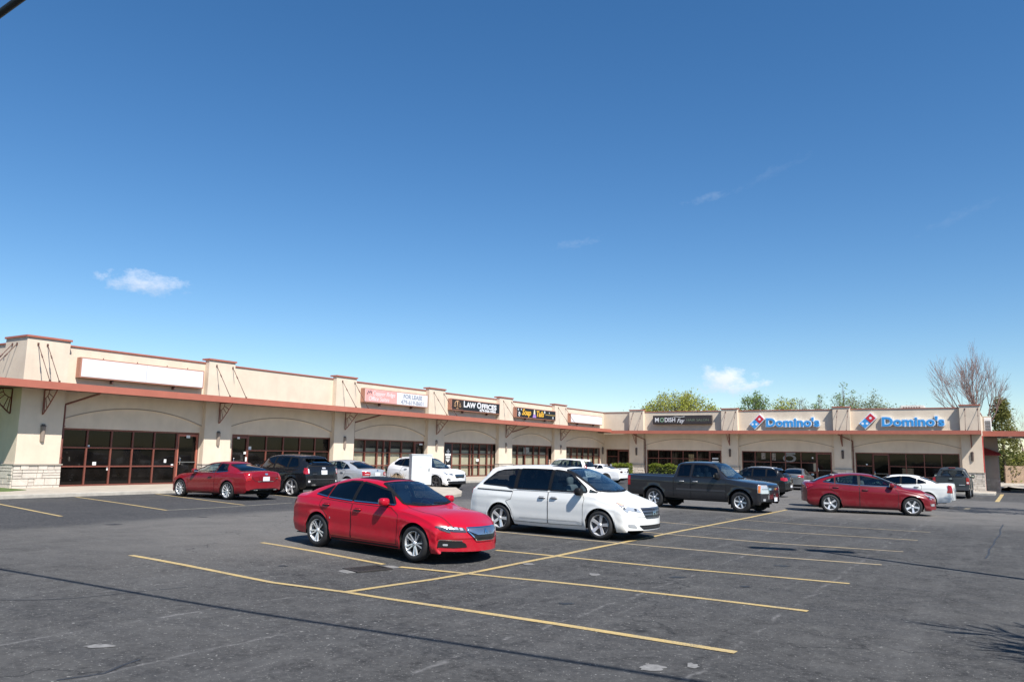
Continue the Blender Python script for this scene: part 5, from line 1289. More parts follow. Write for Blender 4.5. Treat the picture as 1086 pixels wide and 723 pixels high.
# ---------------------------------------------------------------- tall cars
def wagon(paintmat, L, W, H, wb, fo, R, cowl, cowlz, rf, hatch_top, nosez, beltF, beltM, beltR, tumble, clear=.24, hatchz=1.05, bF=.28, bR=.12, b=-.25, c=-1.05, dl=-1.75, glass=(GL_S, GL_P), tailup=.06, bright=False, pane3=True, bumpz=.62):
    xf, xr = wb/2, -wb/2; fr = xf+fo; re = fr-L; hw = W/2
    sp = dict(front=fr, rear=re, axles=(xf, xr), wheel_r=R, mid=-1.2, paint=paintmat, bowF=bF, bowR=bR, crown=.055)
    ht = hatch_top
    sp['top'] = [(fr, nosez-.20), (fr-.03, nosez-.05), (fr-.12, nosez+.05), (fr-.35, nosez+.13), ((fr+cowl)/2, (nosez+.14)*.4+cowlz*.6+.012), (cowl, cowlz), (cowl-.10, cowlz+.06), (cowl*.45+rf*.55, cowlz*.42+H*.58-.025), (rf, H-.06), (rf-.35, H-.012), (-.5, H), (ht+.5, H-.02), (ht, H-tailup),
                 (ht-.05, H-tailup-.06), ((ht*.35+re*.65), (H*.4+hatchz*.6)-.02), (re+.07, hatchz), (re+.02, hatchz-.12), (re, hatchz-.30)]
    sp['belt'] = [(fr, nosez-.22), (fr-.3, nosez-.02), (xf, beltF-.05), (cowl-.1, beltF+.01), (0, beltM), (-1.0, (beltM+beltR)/2), (re+.5, beltR), (re+.10, hatchz-.06), (re, hatchz-.34)]
    sp['bot'] = [(fr, clear+.05), (fr-.06, clear+.01), (xf-.5, clear), (0, clear), (xr-.45, clear+.05), (re+.12, clear+.12), (re, clear+.2)]
    sp['hw'] = [(fr, hw*.90), (fr-.45, hw*.97), (xf, hw*.995), (0, hw), (xr, hw), (re+.35, hw*.975), (re, hw*.93)]
    sp['roofw'] = [(re, tumble+.05), (ht, tumble-.03), (-.5, tumble), (rf, tumble-.01), (cowl, tumble+.09), (fr, tumble+.2)]
    zr = H-.115
    def bz(x): return beltM+.045+(beltR-beltM)*min(1, max(0, -x/1.5))
    wins = [dict(name='windscreen', view='T', poly=windscreen(cowl+.01, rf+.02, hw*.76, tumble-.06), glass=GL_W, border=.055, rnd=.04, res=.07)]
    A = [(cowl-.36, bz(.6)), (cowl*.4+rf*.6-.12, H-.23), (rf-.26, zr-.01), (b, zr+.015), (b, bz(b))]
    Bw = [(b-.06, bz(b)), (b-.06, zr+.015), (c+.1, zr+.008), (c, zr), (c-.03, bz(c))]
    Dw = [(c-.09, bz(c)), (c-.07, zr-.005), (dl+.22, zr-.035), (dl, bz(dl)+.10), (dl+.05, bz(dl)+.02)]
    for v in 'LR':
        for p, g in ((A, glass[0]), (Bw, glass[1]))+(((Dw, glass[1]),) if pane3 else ()): wins.append(dict(view=v, poly=p, glass=g, border=.03, bright=bright))
    zc0, zc1 = hatchz+.06, H-tailup-.10
    wins.append(dict(name='rear_window', view='B', poly=[(-tumble-.06, zc0), (tumble+.06, zc0), (tumble-.06, zc1), (-tumble+.06, zc1)], glass=GL_P, border=.05, rnd=.07, res=.07))
    sp['windows'] = wins
    sp['cabin'] = dict(x0=re+.35, x1=cowl-.40, zd=beltM, zr=beltR, w=tumble+.06, seats=[.05, -.85], z=clear+.25)
    ra = R+.06; sp['arch_r'] = ra
    sp['doors'] = [dict(poly=[(xf-ra-.06, .7), (xf-ra-.07, clear+.10), (b-.03, clear+.09), (b-.03, bz(b)-.055), (cowl-.3, bz(.6)-.05), (xf-ra-.05, beltF-.1)], handle=(b+.16, bz(b)-.16)),
                   dict(poly=[(b-.045, clear+.09), (xr+ra+.05, clear+.10), (xr+ra*.9, R+ra*.7), (xr+ra*.45, R+ra*1.12), (c+.0, bz(c)-.055), (b-.045, bz(b)-.055)], handle=(c+.26, bz(c)-.16))]
    sp['mirror'] = dict(x=cowl-.42, z=bz(.6)-.01, dz=.085)
    sp['wheel'] = dict(style='five', mat=ALLOY)
    sp['patches'] = [dict(name='door_pillar', mat=CARBLK, off=.0045, rnd=0, at=[(v, [(x0, bz(x1)-.005), (x1, bz(x1)-.005), (x1, zr+.018), (x0, zr+.018)])]) for v in 'LR' for x0, x1 in ((b-.08, b+.02), (c-.11, c+.02))]+[wipers(cowl+.02, .16, hw*.74), dict(name='hatch_seam', mat=SEAM, line=.012, off=.006, at=[('B', [(-hw*.78, hatchz+.05), (-hw*.76, bumpz), (hw*.76, bumpz), (hw*.78, hatchz+.05)])]),
                     dict(name='bonnet_seam', mat=SEAM, line=.010, off=.006, at=[('T', [(-hw*.70, cowl-.12), (-hw*.75, xf), (-hw*.66, fr-.30)]), ('T', [(hw*.70, cowl-.12), (hw*.75, xf), (hw*.66, fr-.30)])])]
    return sp
def roof_rails(x0, x1, y, z, mat=CARBLK):
    def fn(m, C):
        for s in (-1, 1):
            pts = []
            for i in range(9):
                x = x0+(x1-x0)*i/8; p = C.pt('T', s*y, x, 0); pts.append((x, s*y, p.z+(.05 if 0 < i < 8 else -.01)))
            m.tube(pts, .018, 6)
    return dict(name='roof_rail', mat=mat, fn=fn)
# ---------------- pearl white minivan
def spec_van():
    sp = wagon(P_PEARL, 5.15, 2.01, 1.735, 3.00, .98, .345, 1.46, 1.10, .42, -1.98, .78, .99, 1.06, 1.10, .70, clear=.20, hatchz=1.12, bF=.34, bR=.16, b=.30, c=-.92, dl=-1.98, glass=(GL_S, GL_P), tailup=.05, bumpz=.66)
    fr, re = sp['front'], sp['rear']; H = 1.735; zr = H-.115
    sp['top'] = [(fr, .56), (fr-.02, .68), (fr-.07, .79), (fr-.22, .885), (fr-.6, .985), (1.62, 1.065), (1.46, 1.11), (1.36, 1.165), (.92, 1.45), (.50, 1.645), (.20, 1.705), (-.5, 1.735), (-1.4, 1.715), (-1.98, 1.665), (-2.06, 1.60), (-2.40, 1.27), (re+.10, 1.12), (re+.03, 1.0), (re, .80)]
    # pillars and the lightning step of the belt line
    W = sp['windows'] = [w for w in sp['windows'] if w['view'] not in 'LR']
    A = [(1.12, 1.105), (1.05, 1.20), (.55, 1.55), (.30, 1.60), (.06, 1.622), (.06, 1.115)]
    V = [(1.36, 1.10), (1.18, 1.105), (1.16, 1.17)]
    Bw = [(.00, 1.115), (.00, 1.622), (-.5, 1.632), (-.98, 1.625), (-.98, 1.12)]
    Dw = [(-1.06, 1.12), (-1.06, 1.62), (-1.55, 1.585), (-1.76, 1.53), (-2.12, 1.225), (-2.10, 1.205), (-1.30, 1.165), (-1.18, 1.12)]
    for v in 'LR':
        W.append(dict(view=v, poly=A, glass=GL_S, border=.035)); W.append(dict(view=v, poly=V, glass=GL_S, border=.02, rnd=.01)); W.append(dict(view=v, poly=Bw, glass=GL_P, border=.03)); W.append(dict(view=v, poly=Dw, glass=GL_P, border=.03))
    sp['cabin'].update(seats=[.62, -.30, -1.2], x1=1.05, zd=1.05, w=.78)
    sp['patches'] = [q for q in sp['patches'] if q['name'] != 'door_pillar']+[dict(name='door_pillar', mat=CARBLK, off=.0045, rnd=0, at=[(v, [(x0, 1.11), (x1, 1.11), (x1, 1.628), (x0, 1.628)])]) for v in 'LR' for x0, x1 in ((-.02, .08), (-1.08, -.96))]
    ra = sp['arch_r']; xf, xr = 1.5, -1.5
    sp['doors'] = [dict(poly=[(xf-ra-.06, .75), (xf-ra-.07, .30), (.02, .29), (.02, 1.075), (1.0, 1.065), (xf-ra-.03, .95)], handle=(.20, .93)), dict(poly=[(.005, .29), (xr+ra+.06, .30), (xr+ra*.9, .60), (xr+ra*.5, .345+ra*1.1), (-1.13, .85), (-1.08, 1.08), (.005, 1.075)], handle=(-.16, .925))]
    for d in sp['doors']: d['hmat'] = ALLOY
    sp['mirror'] = dict(x=.98, z=1.06, dz=.095, dx=.095, mat=CARBLK)
    sp['wheel'] = dict(style='five', mat=POLISH, rim=.25, w=.235, back=ALLOYD, inset=.118, steer=0.0)
    sp['patches'] += split_lr('headlight', LENS, [('F', [(.50, .66), (.84, .73), (.86, .83), (.56, .755)]), ('R', [(fr-.62, .905), (fr-.40, .80), (fr-.12, .70), (fr-.06, .76), (fr-.30, .865)])], off=.009,
        kids=[dict(name='indicator', mat=plain('pale_amber_lens', (.75, .45, .36), .15, coat=1), off=.014, at=[('R', [(fr-.60, .90), (fr-.42, .82), (fr-.38, .85), (fr-.5, .89)])]), dict(name='reflector', mat=LENSD, off=.014, at=[('F', rect(.62, .68, .705, .765))])])
    sp['patches'] += [dict(name='grille', mat=plain('grille_grey', (.16, .17, .20), .3, .7), off=.010, at=[('F', [(-.42, .60), (-.34, .52), (.34, .52), (.42, .60), (.50, .78), (-.50, .78)])],
        kids=[dict(name='bar', mat=GRILB, line=.035, off=.015, at=[('F', [(-.40, .585), (.40, .585)])]), dict(name='bar', mat=GRILB, line=.035, off=.015, at=[('F', [(-.43, .655), (.43, .655)])]), dict(name='bar', mat=GRILB, line=.03, off=.015, at=[('F', [(-.46, .73), (.46, .73)])]),
              dict(name='emblem', mat=CHROME, line=.022, off=.022, at=[('F', [(-.055, .60), (-.075, .73)])]), dict(name='emblem', mat=CHROME, line=.022, off=.022, at=[('F', [(.055, .60), (.075, .73)])]), dict(name='emblem', mat=CHROME, line=.022, off=.022, at=[('F', [(-.06, .665), (.06, .665)])])]),
                      dict(name='lower_intake', mat=GRILB, off=.010, rnd=.03, at=[('F', [(-.46, .27), (.46, .27), (.58, .37), (-.58, .37)])], kids=[dict(name='mesh', mat=ALLOYD, line=.012, off=.014, at=[('F', [(-.5, .32), (.5, .32)])])]),
                      dict(name='licence_plate', mat=PLATE, off=.012, rnd=0, at=plate(.88))]
    sp['patches'] += split_lr('fog_lamp', LENS, [('F', [(.62, .31), (.82, .33), (.84, .40), (.70, .39)])], off=.011)
    sp['patches'] += split_lr('taillight', TAIL, [('R', [(re+.02, .92), (re+.14, .94), (re+.24, 1.10), (re+.10, 1.15), (re+.03, 1.12)]), ('B', [(-.92, .92), (-.70, .95), (-.70, 1.10), (-.90, 1.14)])], off=.010)
    sp['patches'] += split_lr('slide_rail', SEAM, [('R', [(-2.28, 1.075), (-1.10, 1.045)])], line=.028, off=.006)
    sp['patches'] += [dict(name='side_moulding', mat=plain('moulding_grey', (.35, .35, .34), .4), line=.012, off=.007, at=both([(.98, .36), (.85, .395), (-.86, .40)])), dict(name='sunroof', mat=CARBLK, off=.006, rnd=.05, at=[('T', rect(-.42, .42, -.25, .22))])]
    return sp
# ---------------- black crossover (left row)
def spec_edge():
    sp = wagon(P_BLACK, 4.68, 1.93, 1.70, 2.825, .95, .37, 1.10, 1.10, .25, -1.72, .88, 1.00, 1.07, 1.13, .66, hatchz=1.18, glass=(GL_P, GL_P), b=-.25, c=-1.05, dl=-1.72, bumpz=.74)
    fr, re = sp['front'], sp['rear']
    sp['wheel'] = dict(style='star5', mat=POLISH, rim=.29, w=.25)
    sp['patches'] += split_lr('taillight', TAIL, [('L', [(re+.02, .92), (re+.20, .93), (re+.24, 1.14), (re+.06, 1.16)]), ('B', [(.74, .92), (.92, .92), (.90, 1.16), (.78, 1.14)])], off=.010, kids=[dict(name='reverse_lens', mat=TAILW, off=.015, at=[('B', rect(.75, .80, .95, 1.12))])])
    sp['patches'] += [dict(name='licence_plate', mat=PLATE, off=.016, rnd=0, at=plate(.98, .33, .17)), dict(name='emblem', mat=ALLOY, off=.014, rnd=.03, at=[('B', rect(-.10, .10, 1.12, 1.18))]), dict(name='badge', mat=ALLOYD, line=.03, off=.01, at=[('B', [(.40, .92), (.60, .92)])]),
                      dict(name='bumper_step', mat=ALLOYD, line=.03, off=.010, at=[('B', [(-.80, .70), (.80, .70)])]), dict(name='rear_valance', mat=CARBLK, off=.008, at=[('B', [(-.84, .42), (.84, .42), (.80, .54), (-.80, .54)])], kids=[dict(name='exhaust', mat=CHROME, off=.03, at=[('B', rect(s-.10, s+.10, .45, .51)) for s in (-.55, .55)])])]
    sp['patches'] += split_lr('reflector', TAILW, [('B', rect(.70, .80, .58, .66))], off=.014)
    return sp
# ---------------- white crossover with black cladding (faces the lot)
def spec_cross():
    sp = wagon(P_WHITE, 4.45, 1.80, 1.60, 2.635, .90, .345, 1.08, 1.04, .22, -1.62, .86, .96, 1.03, 1.12, .60, clear=.26, hatchz=1.10, glass=(GL_S, GL_P), b=-.22, c=-.98, dl=-1.62)
    fr, re = sp['front'], sp['rear']; ra = sp['arch_r']
    sp['wheel'] = dict(style='five', mat=ALLOYD, rim=.225)
    n = 10
    arcs = [('L', [(a+(ra+.02)*cos(pi*k/n), .345+(ra+.02)*sin(pi*k/n)) for k in range(n+1)]) for a in sp['axles']]
    arcs += [('R', p) for v, p in arcs]
    sp['patches'] += [dict(name='wheel_arch_cladding', mat=CARBLK, line=.06, off=.008, at=arcs), dict(name='sill_cladding', mat=CARBLK, line=.10, off=.009, at=both([(sp['axles'][0]-ra-.03, .32), (sp['axles'][1]+ra+.03, .32)]))]
    sp['patches'] += split_lr('headlight', LENS, [('F', [(.44, .72), (.80, .78), (.80, .88), (.50, .82)]), ('R', [(fr-.50, .90), (fr-.30, .80), (fr-.08, .74), (fr-.06, .80), (fr-.28, .90)])], off=.009, kids=[dict(name='reflector', mat=LENSD, off=.014, at=[('F', rect(.50, .62, .755, .805))])])
    sp['patches'] += [dict(name='grille', mat=GRILB, off=.011, at=[('F', [(-.38, .72), (-.30, .60), (.30, .60), (.38, .72), (.36, .79), (-.36, .79)])], kids=[dict(name='bar', mat=CHROME, line=.02, off=.016, at=[('F', [(-.36, .72), (.36, .72)])])]),
                      dict(name='licence_plate', mat=PLATE, off=.02, rnd=0, at=plate(.53, .31, .15, 'F')), dict(name='lower_intake', mat=GRILB, off=.012, at=[('F', [(-.66, .30), (.66, .30), (.74, .42), (.5, .45), (-.5, .45), (-.74, .42)])])]
    sp['patches'] += split_lr('fog_lamp', GRILB, [('F', [(.60, .47), (.78, .47), (.74, .60), (.62, .57)])], off=.012, kids=[dict(name='lens', mat=LENS, off=.018, at=[('F', rect(.65, .71, .49, .55))])])
    sp['patches'] += split_lr('taillight', TAIL, [('R', [(re+.03, .88), (re+.18, .92), (re+.22, 1.10), (re+.06, 1.12)]), ('B', [(-.82, .88), (-.60, .92), (-.6, 1.08), (-.80, 1.12)])], off=.010)
    sp['extras'] = [roof_rails(-1.45, .0, .56, 1.6, P_WHITE)]
    return sp
# ---------------- boxy white wagon near the inner corner
def spec_boxy():
    sp = wagon(P_WHITE, 4.60, 1.82, 1.72, 2.70, .92, .345, 1.10, 1.06, .35, -1.86, .86, .98, 1.04, 1.06, .66, hatchz=1.12, glass=(GL_S, GL_S), b=-.18, c=-1.0, dl=-1.90, tailup=.04, bR=.10)
    re = sp['rear']
    sp['patches'] += split_lr('taillight', TAIL, [('L', [(re+.04, .98), (re+.16, .98), (re+.22, 1.30), (re+.10, 1.36)]), ('B', [(.66, .98), (.82, .98), (.78, 1.36), (.72, 1.36)])], off=.010)
    sp['patches'] += [dict(name='licence_plate', mat=PLATE, off=.016, rnd=0, at=plate(.85))]
    sp['extras'] = [dict(name='aerial', mat=CARBLK, fn=lambda m, C: m.tube([(-1.6, .3, 1.68), (-1.75, .3, 1.95)], .012, 5))]
    return sp
# ---------------- small black crossover (right of the slate pickup)
def spec_tig():
    sp = wagon(P_BLACK, 4.43, 1.81, 1.69, 2.60, .90, .35, 1.05, 1.08, .22, -1.62, .88, 1.0, 1.06, 1.10, .62, hatchz=1.12, glass=(GL_S, GL_P), dl=-1.68, c=-.98, b=-.2)
    re = sp['rear']
    sp['patches'] += split_lr('taillight', TAIL, [('L', [(re+.03, .92), (re+.36, .96), (re+.38, 1.10), (re+.06, 1.12)]), ('B', [(.50, .95), (.86, .92), (.84, 1.12), (.54, 1.10)])], off=.010)
    sp['patches'] += [dict(name='licence_plate', mat=PLATE, off=.016, rnd=0, at=plate(.62, .40, .13)), dict(name='emblem', mat=CHROME, off=.014, rnd=.04, at=[('B', rect(-.07, .07, .98, 1.11))])]
    sp['extras'] = [roof_rails(-1.45, .1, .57, 1.68, ALLOY)]
    return sp
# ---------------------------------------------------------------- pickups
def pickup(paintmat, L, W, H, wb, fo, R, cowl, cowlz, rf, cabr, nosez, beltz, railz, tumble, clear, b, glass):
    xf, xr = wb/2, -wb/2; fr = xf+fo; re = fr-L; hw = W/2; ra = R+.09
    sp = dict(front=fr, rear=re, axles=(xf, xr), wheel_r=R, arch_r=ra, mid=cabr+.3, paint=paintmat, bowF=.20, bowR=.02, crown=.05, tuck=.05, char=.010, shoulder=.972, hoodw=.90, bulge=.01, corner_r=.10)
    sp['xs'] = [cabr-.03, cabr-.02, cabr, cabr+.02]
    sp['top'] = [(fr, nosez-.35), (fr-.03, nosez-.10), (fr-.08, nosez+.0), (fr-.30, nosez+.06), (cowl+.3, cowlz-.015), (cowl, cowlz), (cowl-.10, cowlz+.06), (cowl*.45+rf*.55, cowlz*.42+H*.58-.02), (rf, H-.05), (rf-.3, H-.008), ((rf+cabr)/2, H), (cabr+.25, H-.02), (cabr+.06, H-.07), (cabr, H-.18), (cabr-.03, railz+.02), (cabr-.05, railz), (re+.02, railz), (re, railz-.02)]
    sp['belt'] = [(fr, nosez-.37), (fr-.1, nosez-.06), (xf, beltz-.09), (cowl-.1, beltz), (cabr, beltz), (cabr-.05, min(beltz, railz-.05)), (re, railz-.05)]
    sp['bot'] = [(fr, clear+.10), (fr-.15, clear-.02), (xf-.6, clear+.06), (0, clear+.06), (xr+.6, clear+.10), (re+.1, clear+.16), (re, clear+.16)]
    sp['hw'] = [(fr, hw*.93), (fr-.35, hw*.985), (xf, hw), (0, hw*.985), (xr, hw*.99), (re, hw*.975)]
    sp['roofw'] = [(re, tumble+.1), (cabr, tumble), (rf, tumble), (cowl, tumble+.08), (fr, tumble+.2)]
    zr = H-.12; bz = beltz+.04
    A = [(cowl-.34, bz), (cowl*.42+rf*.58-.12, H-.25), (rf-.24, zr-.005), (b, zr+.005), (b, bz)]
    Bw = [(b-.09, bz), (b-.09, zr+.005), (cabr+.22, zr-.01), (cabr+.15, zr-.06), (cabr+.14, bz)]
    wins = [dict(name='windscreen', view='T', poly=windscreen(cowl+.01, rf+.02, hw*.78, tumble-.06, cb=.10), glass=GL_W, border=.055, rnd=.04, res=.07), dict(name='rear_window', view='B', poly=rect(-tumble+.03, tumble-.03, beltz+.08, H-.17), glass=GL_P, border=.05, rnd=.05, res=.07)]
    for v in 'LR':
        wins.append(dict(view=v, poly=A, glass=glass[0], border=.035)); wins.append(dict(view=v, poly=Bw, glass=glass[1], border=.035))
    sp['windows'] = wins
    sp['cabin'] = dict(x0=cabr+.12, x1=cowl-.40, zd=beltz-.02, w=tumble+.08, seats=[(rf+b)/2-.05, cabr+.55], z=clear+.30)
    sp['doors'] = [dict(poly=[(xf-ra-.08, clear+.3), (xf-ra-.09, clear+.12), (b-.03, clear+.11), (b-.03, bz-.06), (cowl-.3, bz-.055), (xf-ra-.06, bz-.12)], handle=(b+.16, bz-.19)), dict(poly=rect(cabr+.10, b-.05, clear+.11, bz-.06), handle=(cabr+.34, bz-.19))]
    sp['mirror'] = dict(x=cowl-.42, z=bz, dx=.075, dz=.13, mat=CARBLK)
    sp['wheel'] = dict(style='six', mat=ALLOY, rim=R*.62, w=.27, inset=.15)
    n = 12
    arcs = [(v, [(a+(ra+.012)*cos(pi*k/n), R+(ra+.012)*sin(pi*k/n)) for k in range(n+1)]) for a in sp['axles'] for v in 'LR']
    sp['patches'] = [wipers(cowl+.02, .10, hw*.74), dict(name='bed_gap', mat=SEAM, line=.035, off=.006, at=both([(cabr-.015, clear+.14), (cabr-.015, railz-.02)])),
                     dict(name='bed_cover', mat=CARBLK, off=.006, at=[('T', rect(-hw*.80, hw*.80, re+.10, cabr-.10))]),
                     dict(name='arch_lip', mat=SEAM, line=.02, off=.005, at=arcs),
                     dict(name='tailgate_seam', mat=SEAM, line=.016, off=.006, at=[('B', [(-hw*.80, railz-.02), (-hw*.80, clear+.36), (hw*.80, clear+.36), (hw*.80, railz-.02)])])]
    sp['extras'] = [dict(name='rear_bumper', mat=CHROME if paintmat is P_SLATE else ALLOYD, fn=lambda m, C: (m.box(re-.14, re+.04, -hw*.93, hw*.93, clear+.13, clear+.31)))]
    return sp
def spec_slate():
    sp = pickup(P_SLATE, 5.85, 2.03, 1.875, 3.645, .98, .40, 1.36, 1.24, .62, -.92, 1.08, 1.235, 1.32, .66, .34, -.16, (GL_S, GL_P))
    fr, re = sp['front'], sp['rear']
    sp['patches'] += split_lr('headlight', LENS, [('F', [(.52, .74), (.92, .74), (.92, 1.05), (.56, 1.05)]), ('R', [(fr-.30, .76), (fr-.05, .75), (fr-.04, 1.05), (fr-.30, 1.06)])], off=.009, kids=[dict(name='indicator', mat=AMBER, off=.014, at=[('R', rect(fr-.28, fr-.21, .77, 1.03))]), dict(name='lens_split', mat=LENSD, line=.02, off=.015, at=[('F', [(.55, .90), (.88, .90)])])])
    sp['patches'] += [dict(name='grille', mat=GRILB, off=.010, at=[('F', rect(-.52, .52, .72, 1.07))], kids=[dict(name='bar', mat=CHROME, off=.020, at=[('F', rect(-.54, .54, .865, .94))]), dict(name='surround', mat=CHROME, line=.035, off=.016, closed=True, at=[('F', rect(-.52, .52, .72, 1.07))]), dict(name='emblem', mat=plain('emblem_gold', (.6, .42, .10), .3, .7), off=.030, at=[('F', [(-.11, .885), (-.05, .885), (-.04, .865), (.05, .865), (.06, .885), (.12, .92), (.05, .92), (.04, .94), (-.05, .94), (-.06, .92)])])]),
                      dict(name='front_bumper', mat=CHROME, off=.016, rnd=.03, at=[('F', rect(-.60, .60, .54, .69))]), dict(name='lower_intake', mat=CARBLK, off=.012, at=[('F', rect(-.66, .66, .34, .50))]), dict(name='licence_plate', mat=PLATE, off=.03, rnd=0, at=plate(.52, .31, .15, 'F'))]
    sp['patches'] += split_lr('fog_lamp', LENS, [('F', rect(.72, .84, .47, .55))], off=.014)
    sp['patches'] += split_lr('taillight', TAIL, [('R', rect(re+.02, re+.15, .86, 1.24)), ('B', rect(-.96, -.83, .86, 1.22))], off=.010)
    sp['wheel'].update(style='six', mat=ALLOY, rim=.24)
    for d in sp['doors']: d['hmat'] = ALLOY
    for v in 'LR': sp['patches'].append(dict(name='side_moulding', mat=plain('moulding_slate', (.05, .05, .055), .5), line=.07, off=.009, at=[(v, [(1.25, .78), (-.82, .78)])]))
    return sp
def spec_pick2():
    sp = pickup(P_DGREY, 5.60, 1.95, 1.85, 3.30, .95, .385, 1.25, 1.20, .55, -1.05, 1.05, 1.20, 1.30, .64, .36, -.22, (GL_P, GL_P))
    fr, re = sp['front'], sp['rear']
    sp['patches'] += split_lr('taillight', TAIL, [('R', rect(re+.005, re+.12, .84, 1.22)), ('B', rect(-.95, -.80, .84, 1.22))], off=.010, kids=[dict(name='reverse_lens', mat=TAILW, off=.014, at=[('B', rect(-.93, -.82, .88, .98))])])
    sp['patches'] += [dict(name='licence_plate', mat=PLATE, off=.16, rnd=0, at=plate(.58)), dict(name='emblem', mat=CHROME, off=.014, rnd=.03, at=[('B', rect(-.06, .06, 1.10, 1.20))]), dict(name='badge', mat=ALLOY, line=.03, off=.010, at=[('B', [(-.72, .80), (-.42, .80)])]), dict(name='tailgate_handle', mat=CARBLK, off=.012, at=[('B', rect(-.14, .14, 1.02, 1.09))])]
    sp['extras'].append(dict(name='brake_light', mat=TAIL, fn=lambda m, C: m.box(-1.06, -.98, -.18, .18, 1.79, 1.82)))
    return sp
# ------------------------------------------------------------------ place the vehicles
CS_ = 0.884
def settle(t, sp, s):
    """pitch and height from the ground under the axles"""
    a = t.rotation_euler.z; h = Vector((cos(a), sin(a), 0)); c = Vector(t.location)
    f = c+h*sp['axles'][0]*s; r = c+h*sp['axles'][1]*s; zf, zr = zg(f.x, f.y), zg(r.x, r.y)
    t.rotation_euler.y = -atan2(zf-zr, (f-r).length); t.location.z = (zf+zr)/2+.004
def at_wheel(name, label, cat, sp, px, side, ang, scale=1.0, end='rear'):
    """one wheel's contact pixel and the heading (degrees, world)"""
    s = CS_*scale; a = radians(ang); h = Vector((cos(a), sin(a), 0)); l = Vector((-h.y, h.x, 0))
    hw = max(p[1] for p in sp['hw'])*s; p = gpix(*px)
    c = p - h*(sp['axles'][1 if end == 'rear' else 0]*s) + l*((hw-.10) if side == 'R' else -(hw-.10))
    c.z = zg(c.x, c.y); t = vehicle(name, label, cat, sp, c, a, scale=s); settle(t, sp, s); return t
def at_two(name, label, cat, sp, fpx, rpx, side, ang, scale=1.0):
    s = CS_*scale; a = radians(ang); h = Vector((cos(a), sin(a), 0)); l = Vector((-h.y, h.x, 0))
    hw = max(p[1] for p in sp['hw'])*s; c = (gpix(*fpx)+gpix(*rpx))/2 + l*((hw-.08) if side == 'R' else -(hw-.08))
    c.z = zg(c.x, c.y); t = vehicle(name, label, cat, sp, c, a, scale=s); settle(t, sp, s); return t
at_two('sedan', 'bright red four door sedan parked nearest in front, with blacked out side windows', 'car', spec_red(), (441, 597), (337, 579), 'R', -37, 1.05)
at_two('minivan', 'white minivan parked beside the bright red sedan', 'minivan', spec_van(), (638, 573), (531, 562), 'R', -35.5, 1.02)
at_two('pickup_truck', 'slate grey crew cab pickup truck parked side on beyond the white minivan', 'pickup', spec_slate(), (788, 544), (693, 537), 'R', -38.5, 1.05)
at_two('sedan', 'garnet red sedan with five spoke wheels parked side on at the right', 'car', spec_garnet(), (968, 547), (881, 543), 'R', -18, 1.15)
A0 = math.degrees(TH)
at_wheel('coupe', 'dark red two door coupe parked nose in against the left storefronts', 'car', spec_coupe(), (241.6, 529.8), 'L', A0+180, 1.1)
at_wheel('crossover', 'black crossover parked between the dark red coupe and the silver sedan', 'car', spec_edge(), (309.5, 526), 'L', A0+180, 1.1)
at_wheel('sedan', 'silver sedan parked nose in between the black crossover and the white crossover', 'car', spec_silver(), (369, 520), 'L', A0+180, 1.1)
at_wheel('crossover', 'white crossover with black lower cladding facing the lot behind the utility cabinet', 'car', spec_cross(), (462.5, 519), 'R', A0-3, 1.13, end='front')
at_wheel('station_wagon', 'boxy white wagon partly hidden behind the white minivan roof', 'car', spec_boxy(), (610, 512), 'L', A0+180, 1.07)
at_wheel('coupe', 'white coupe with paired dark tail lamps near the inner corner', 'car', spec_white_coupe(), (643, 512.5), 'L', A0+180, 1.07)
at_wheel('crossover', 'small black crossover half hidden behind the nose of the slate grey pickup', 'car', spec_tig(), (818, 526.7), 'L', A0+178, 1.03)
at_wheel('sedan', 'dull grey sedan parked facing the right wing, seen from behind', 'car', spec_grey(), (855, 519.5), 'R', A0+92, 1.1)
at_wheel('sedan', 'white sedan almost hidden behind the garnet red sedan', 'car', spec_white_sedan(), (883, 538), 'R', -17, 1.1, end='rear')
at_wheel('sedan', 'white luxury sedan with tall vertical red tail lamps', 'car', spec_white_luxury(), (984, 538), 'L', A0+180, 1.08)
at_wheel('pickup_truck', 'dark grey pickup truck seen from behind at the right end of the strip mall', 'pickup', spec_pick2(), (1028.5, 528.5), 'R', A0+90, 1.13)
# ------------------------------------------------------------------ utility cabinet on its island
isl = [gpix(*q) for q in [(415, 513), (470, 511.5), (482, 518), (490, 523.5), (489, 526), (470, 528.5), (440, 533), (405, 531)]]
slab('traffic_island', [to_st(p) for p in isl], .13, CONC, drop=.1)
def at_depth(px, D, z=None):
    d = pix_dir(px, 400); k = D/d.dot(Vector((0, 1, 0))); p = Vector((0, 0, CAM_H))+d*k; p.z = zg(p.x, p.y) if z is None else z; return p
cp = at_depth(449, 36); ck = thing('utility_cabinet', 'tall white metal utility cabinet on the traffic island', 'cabinet', cp, .30)
CABW = plain('cabinet_white', (.66, .69, .70), .45, var=.04, vscale=2)
m = MB(); m.box(-.45, .45, -.36, .36, .42, 1.72); m.build('housing', CABW, ck, bevel=.012)
m = MB(); m.box(-.48, .48, -.39, .39, 1.722, 1.76); m.build('lid', CABW, ck)
m = MB(); m.box(-.40, .40, -.374, -.362, .50, 1.66); d_ = m.build('door', CABW, ck); m = MB(); m.tube([(.33, -.40, 1.0), (.33, -.40, 1.16)], .014, 6); m.box(.31, .35, -.40, -.375, 1.06, 1.1); m.build('handle', ALLOYD, d_)
m = MB(); m.box(-.15, .05, -.382, -.375, 1.2, 1.23); m.build('label_strip', plain('label_grey', (.4, .42, .42), .6), ck)
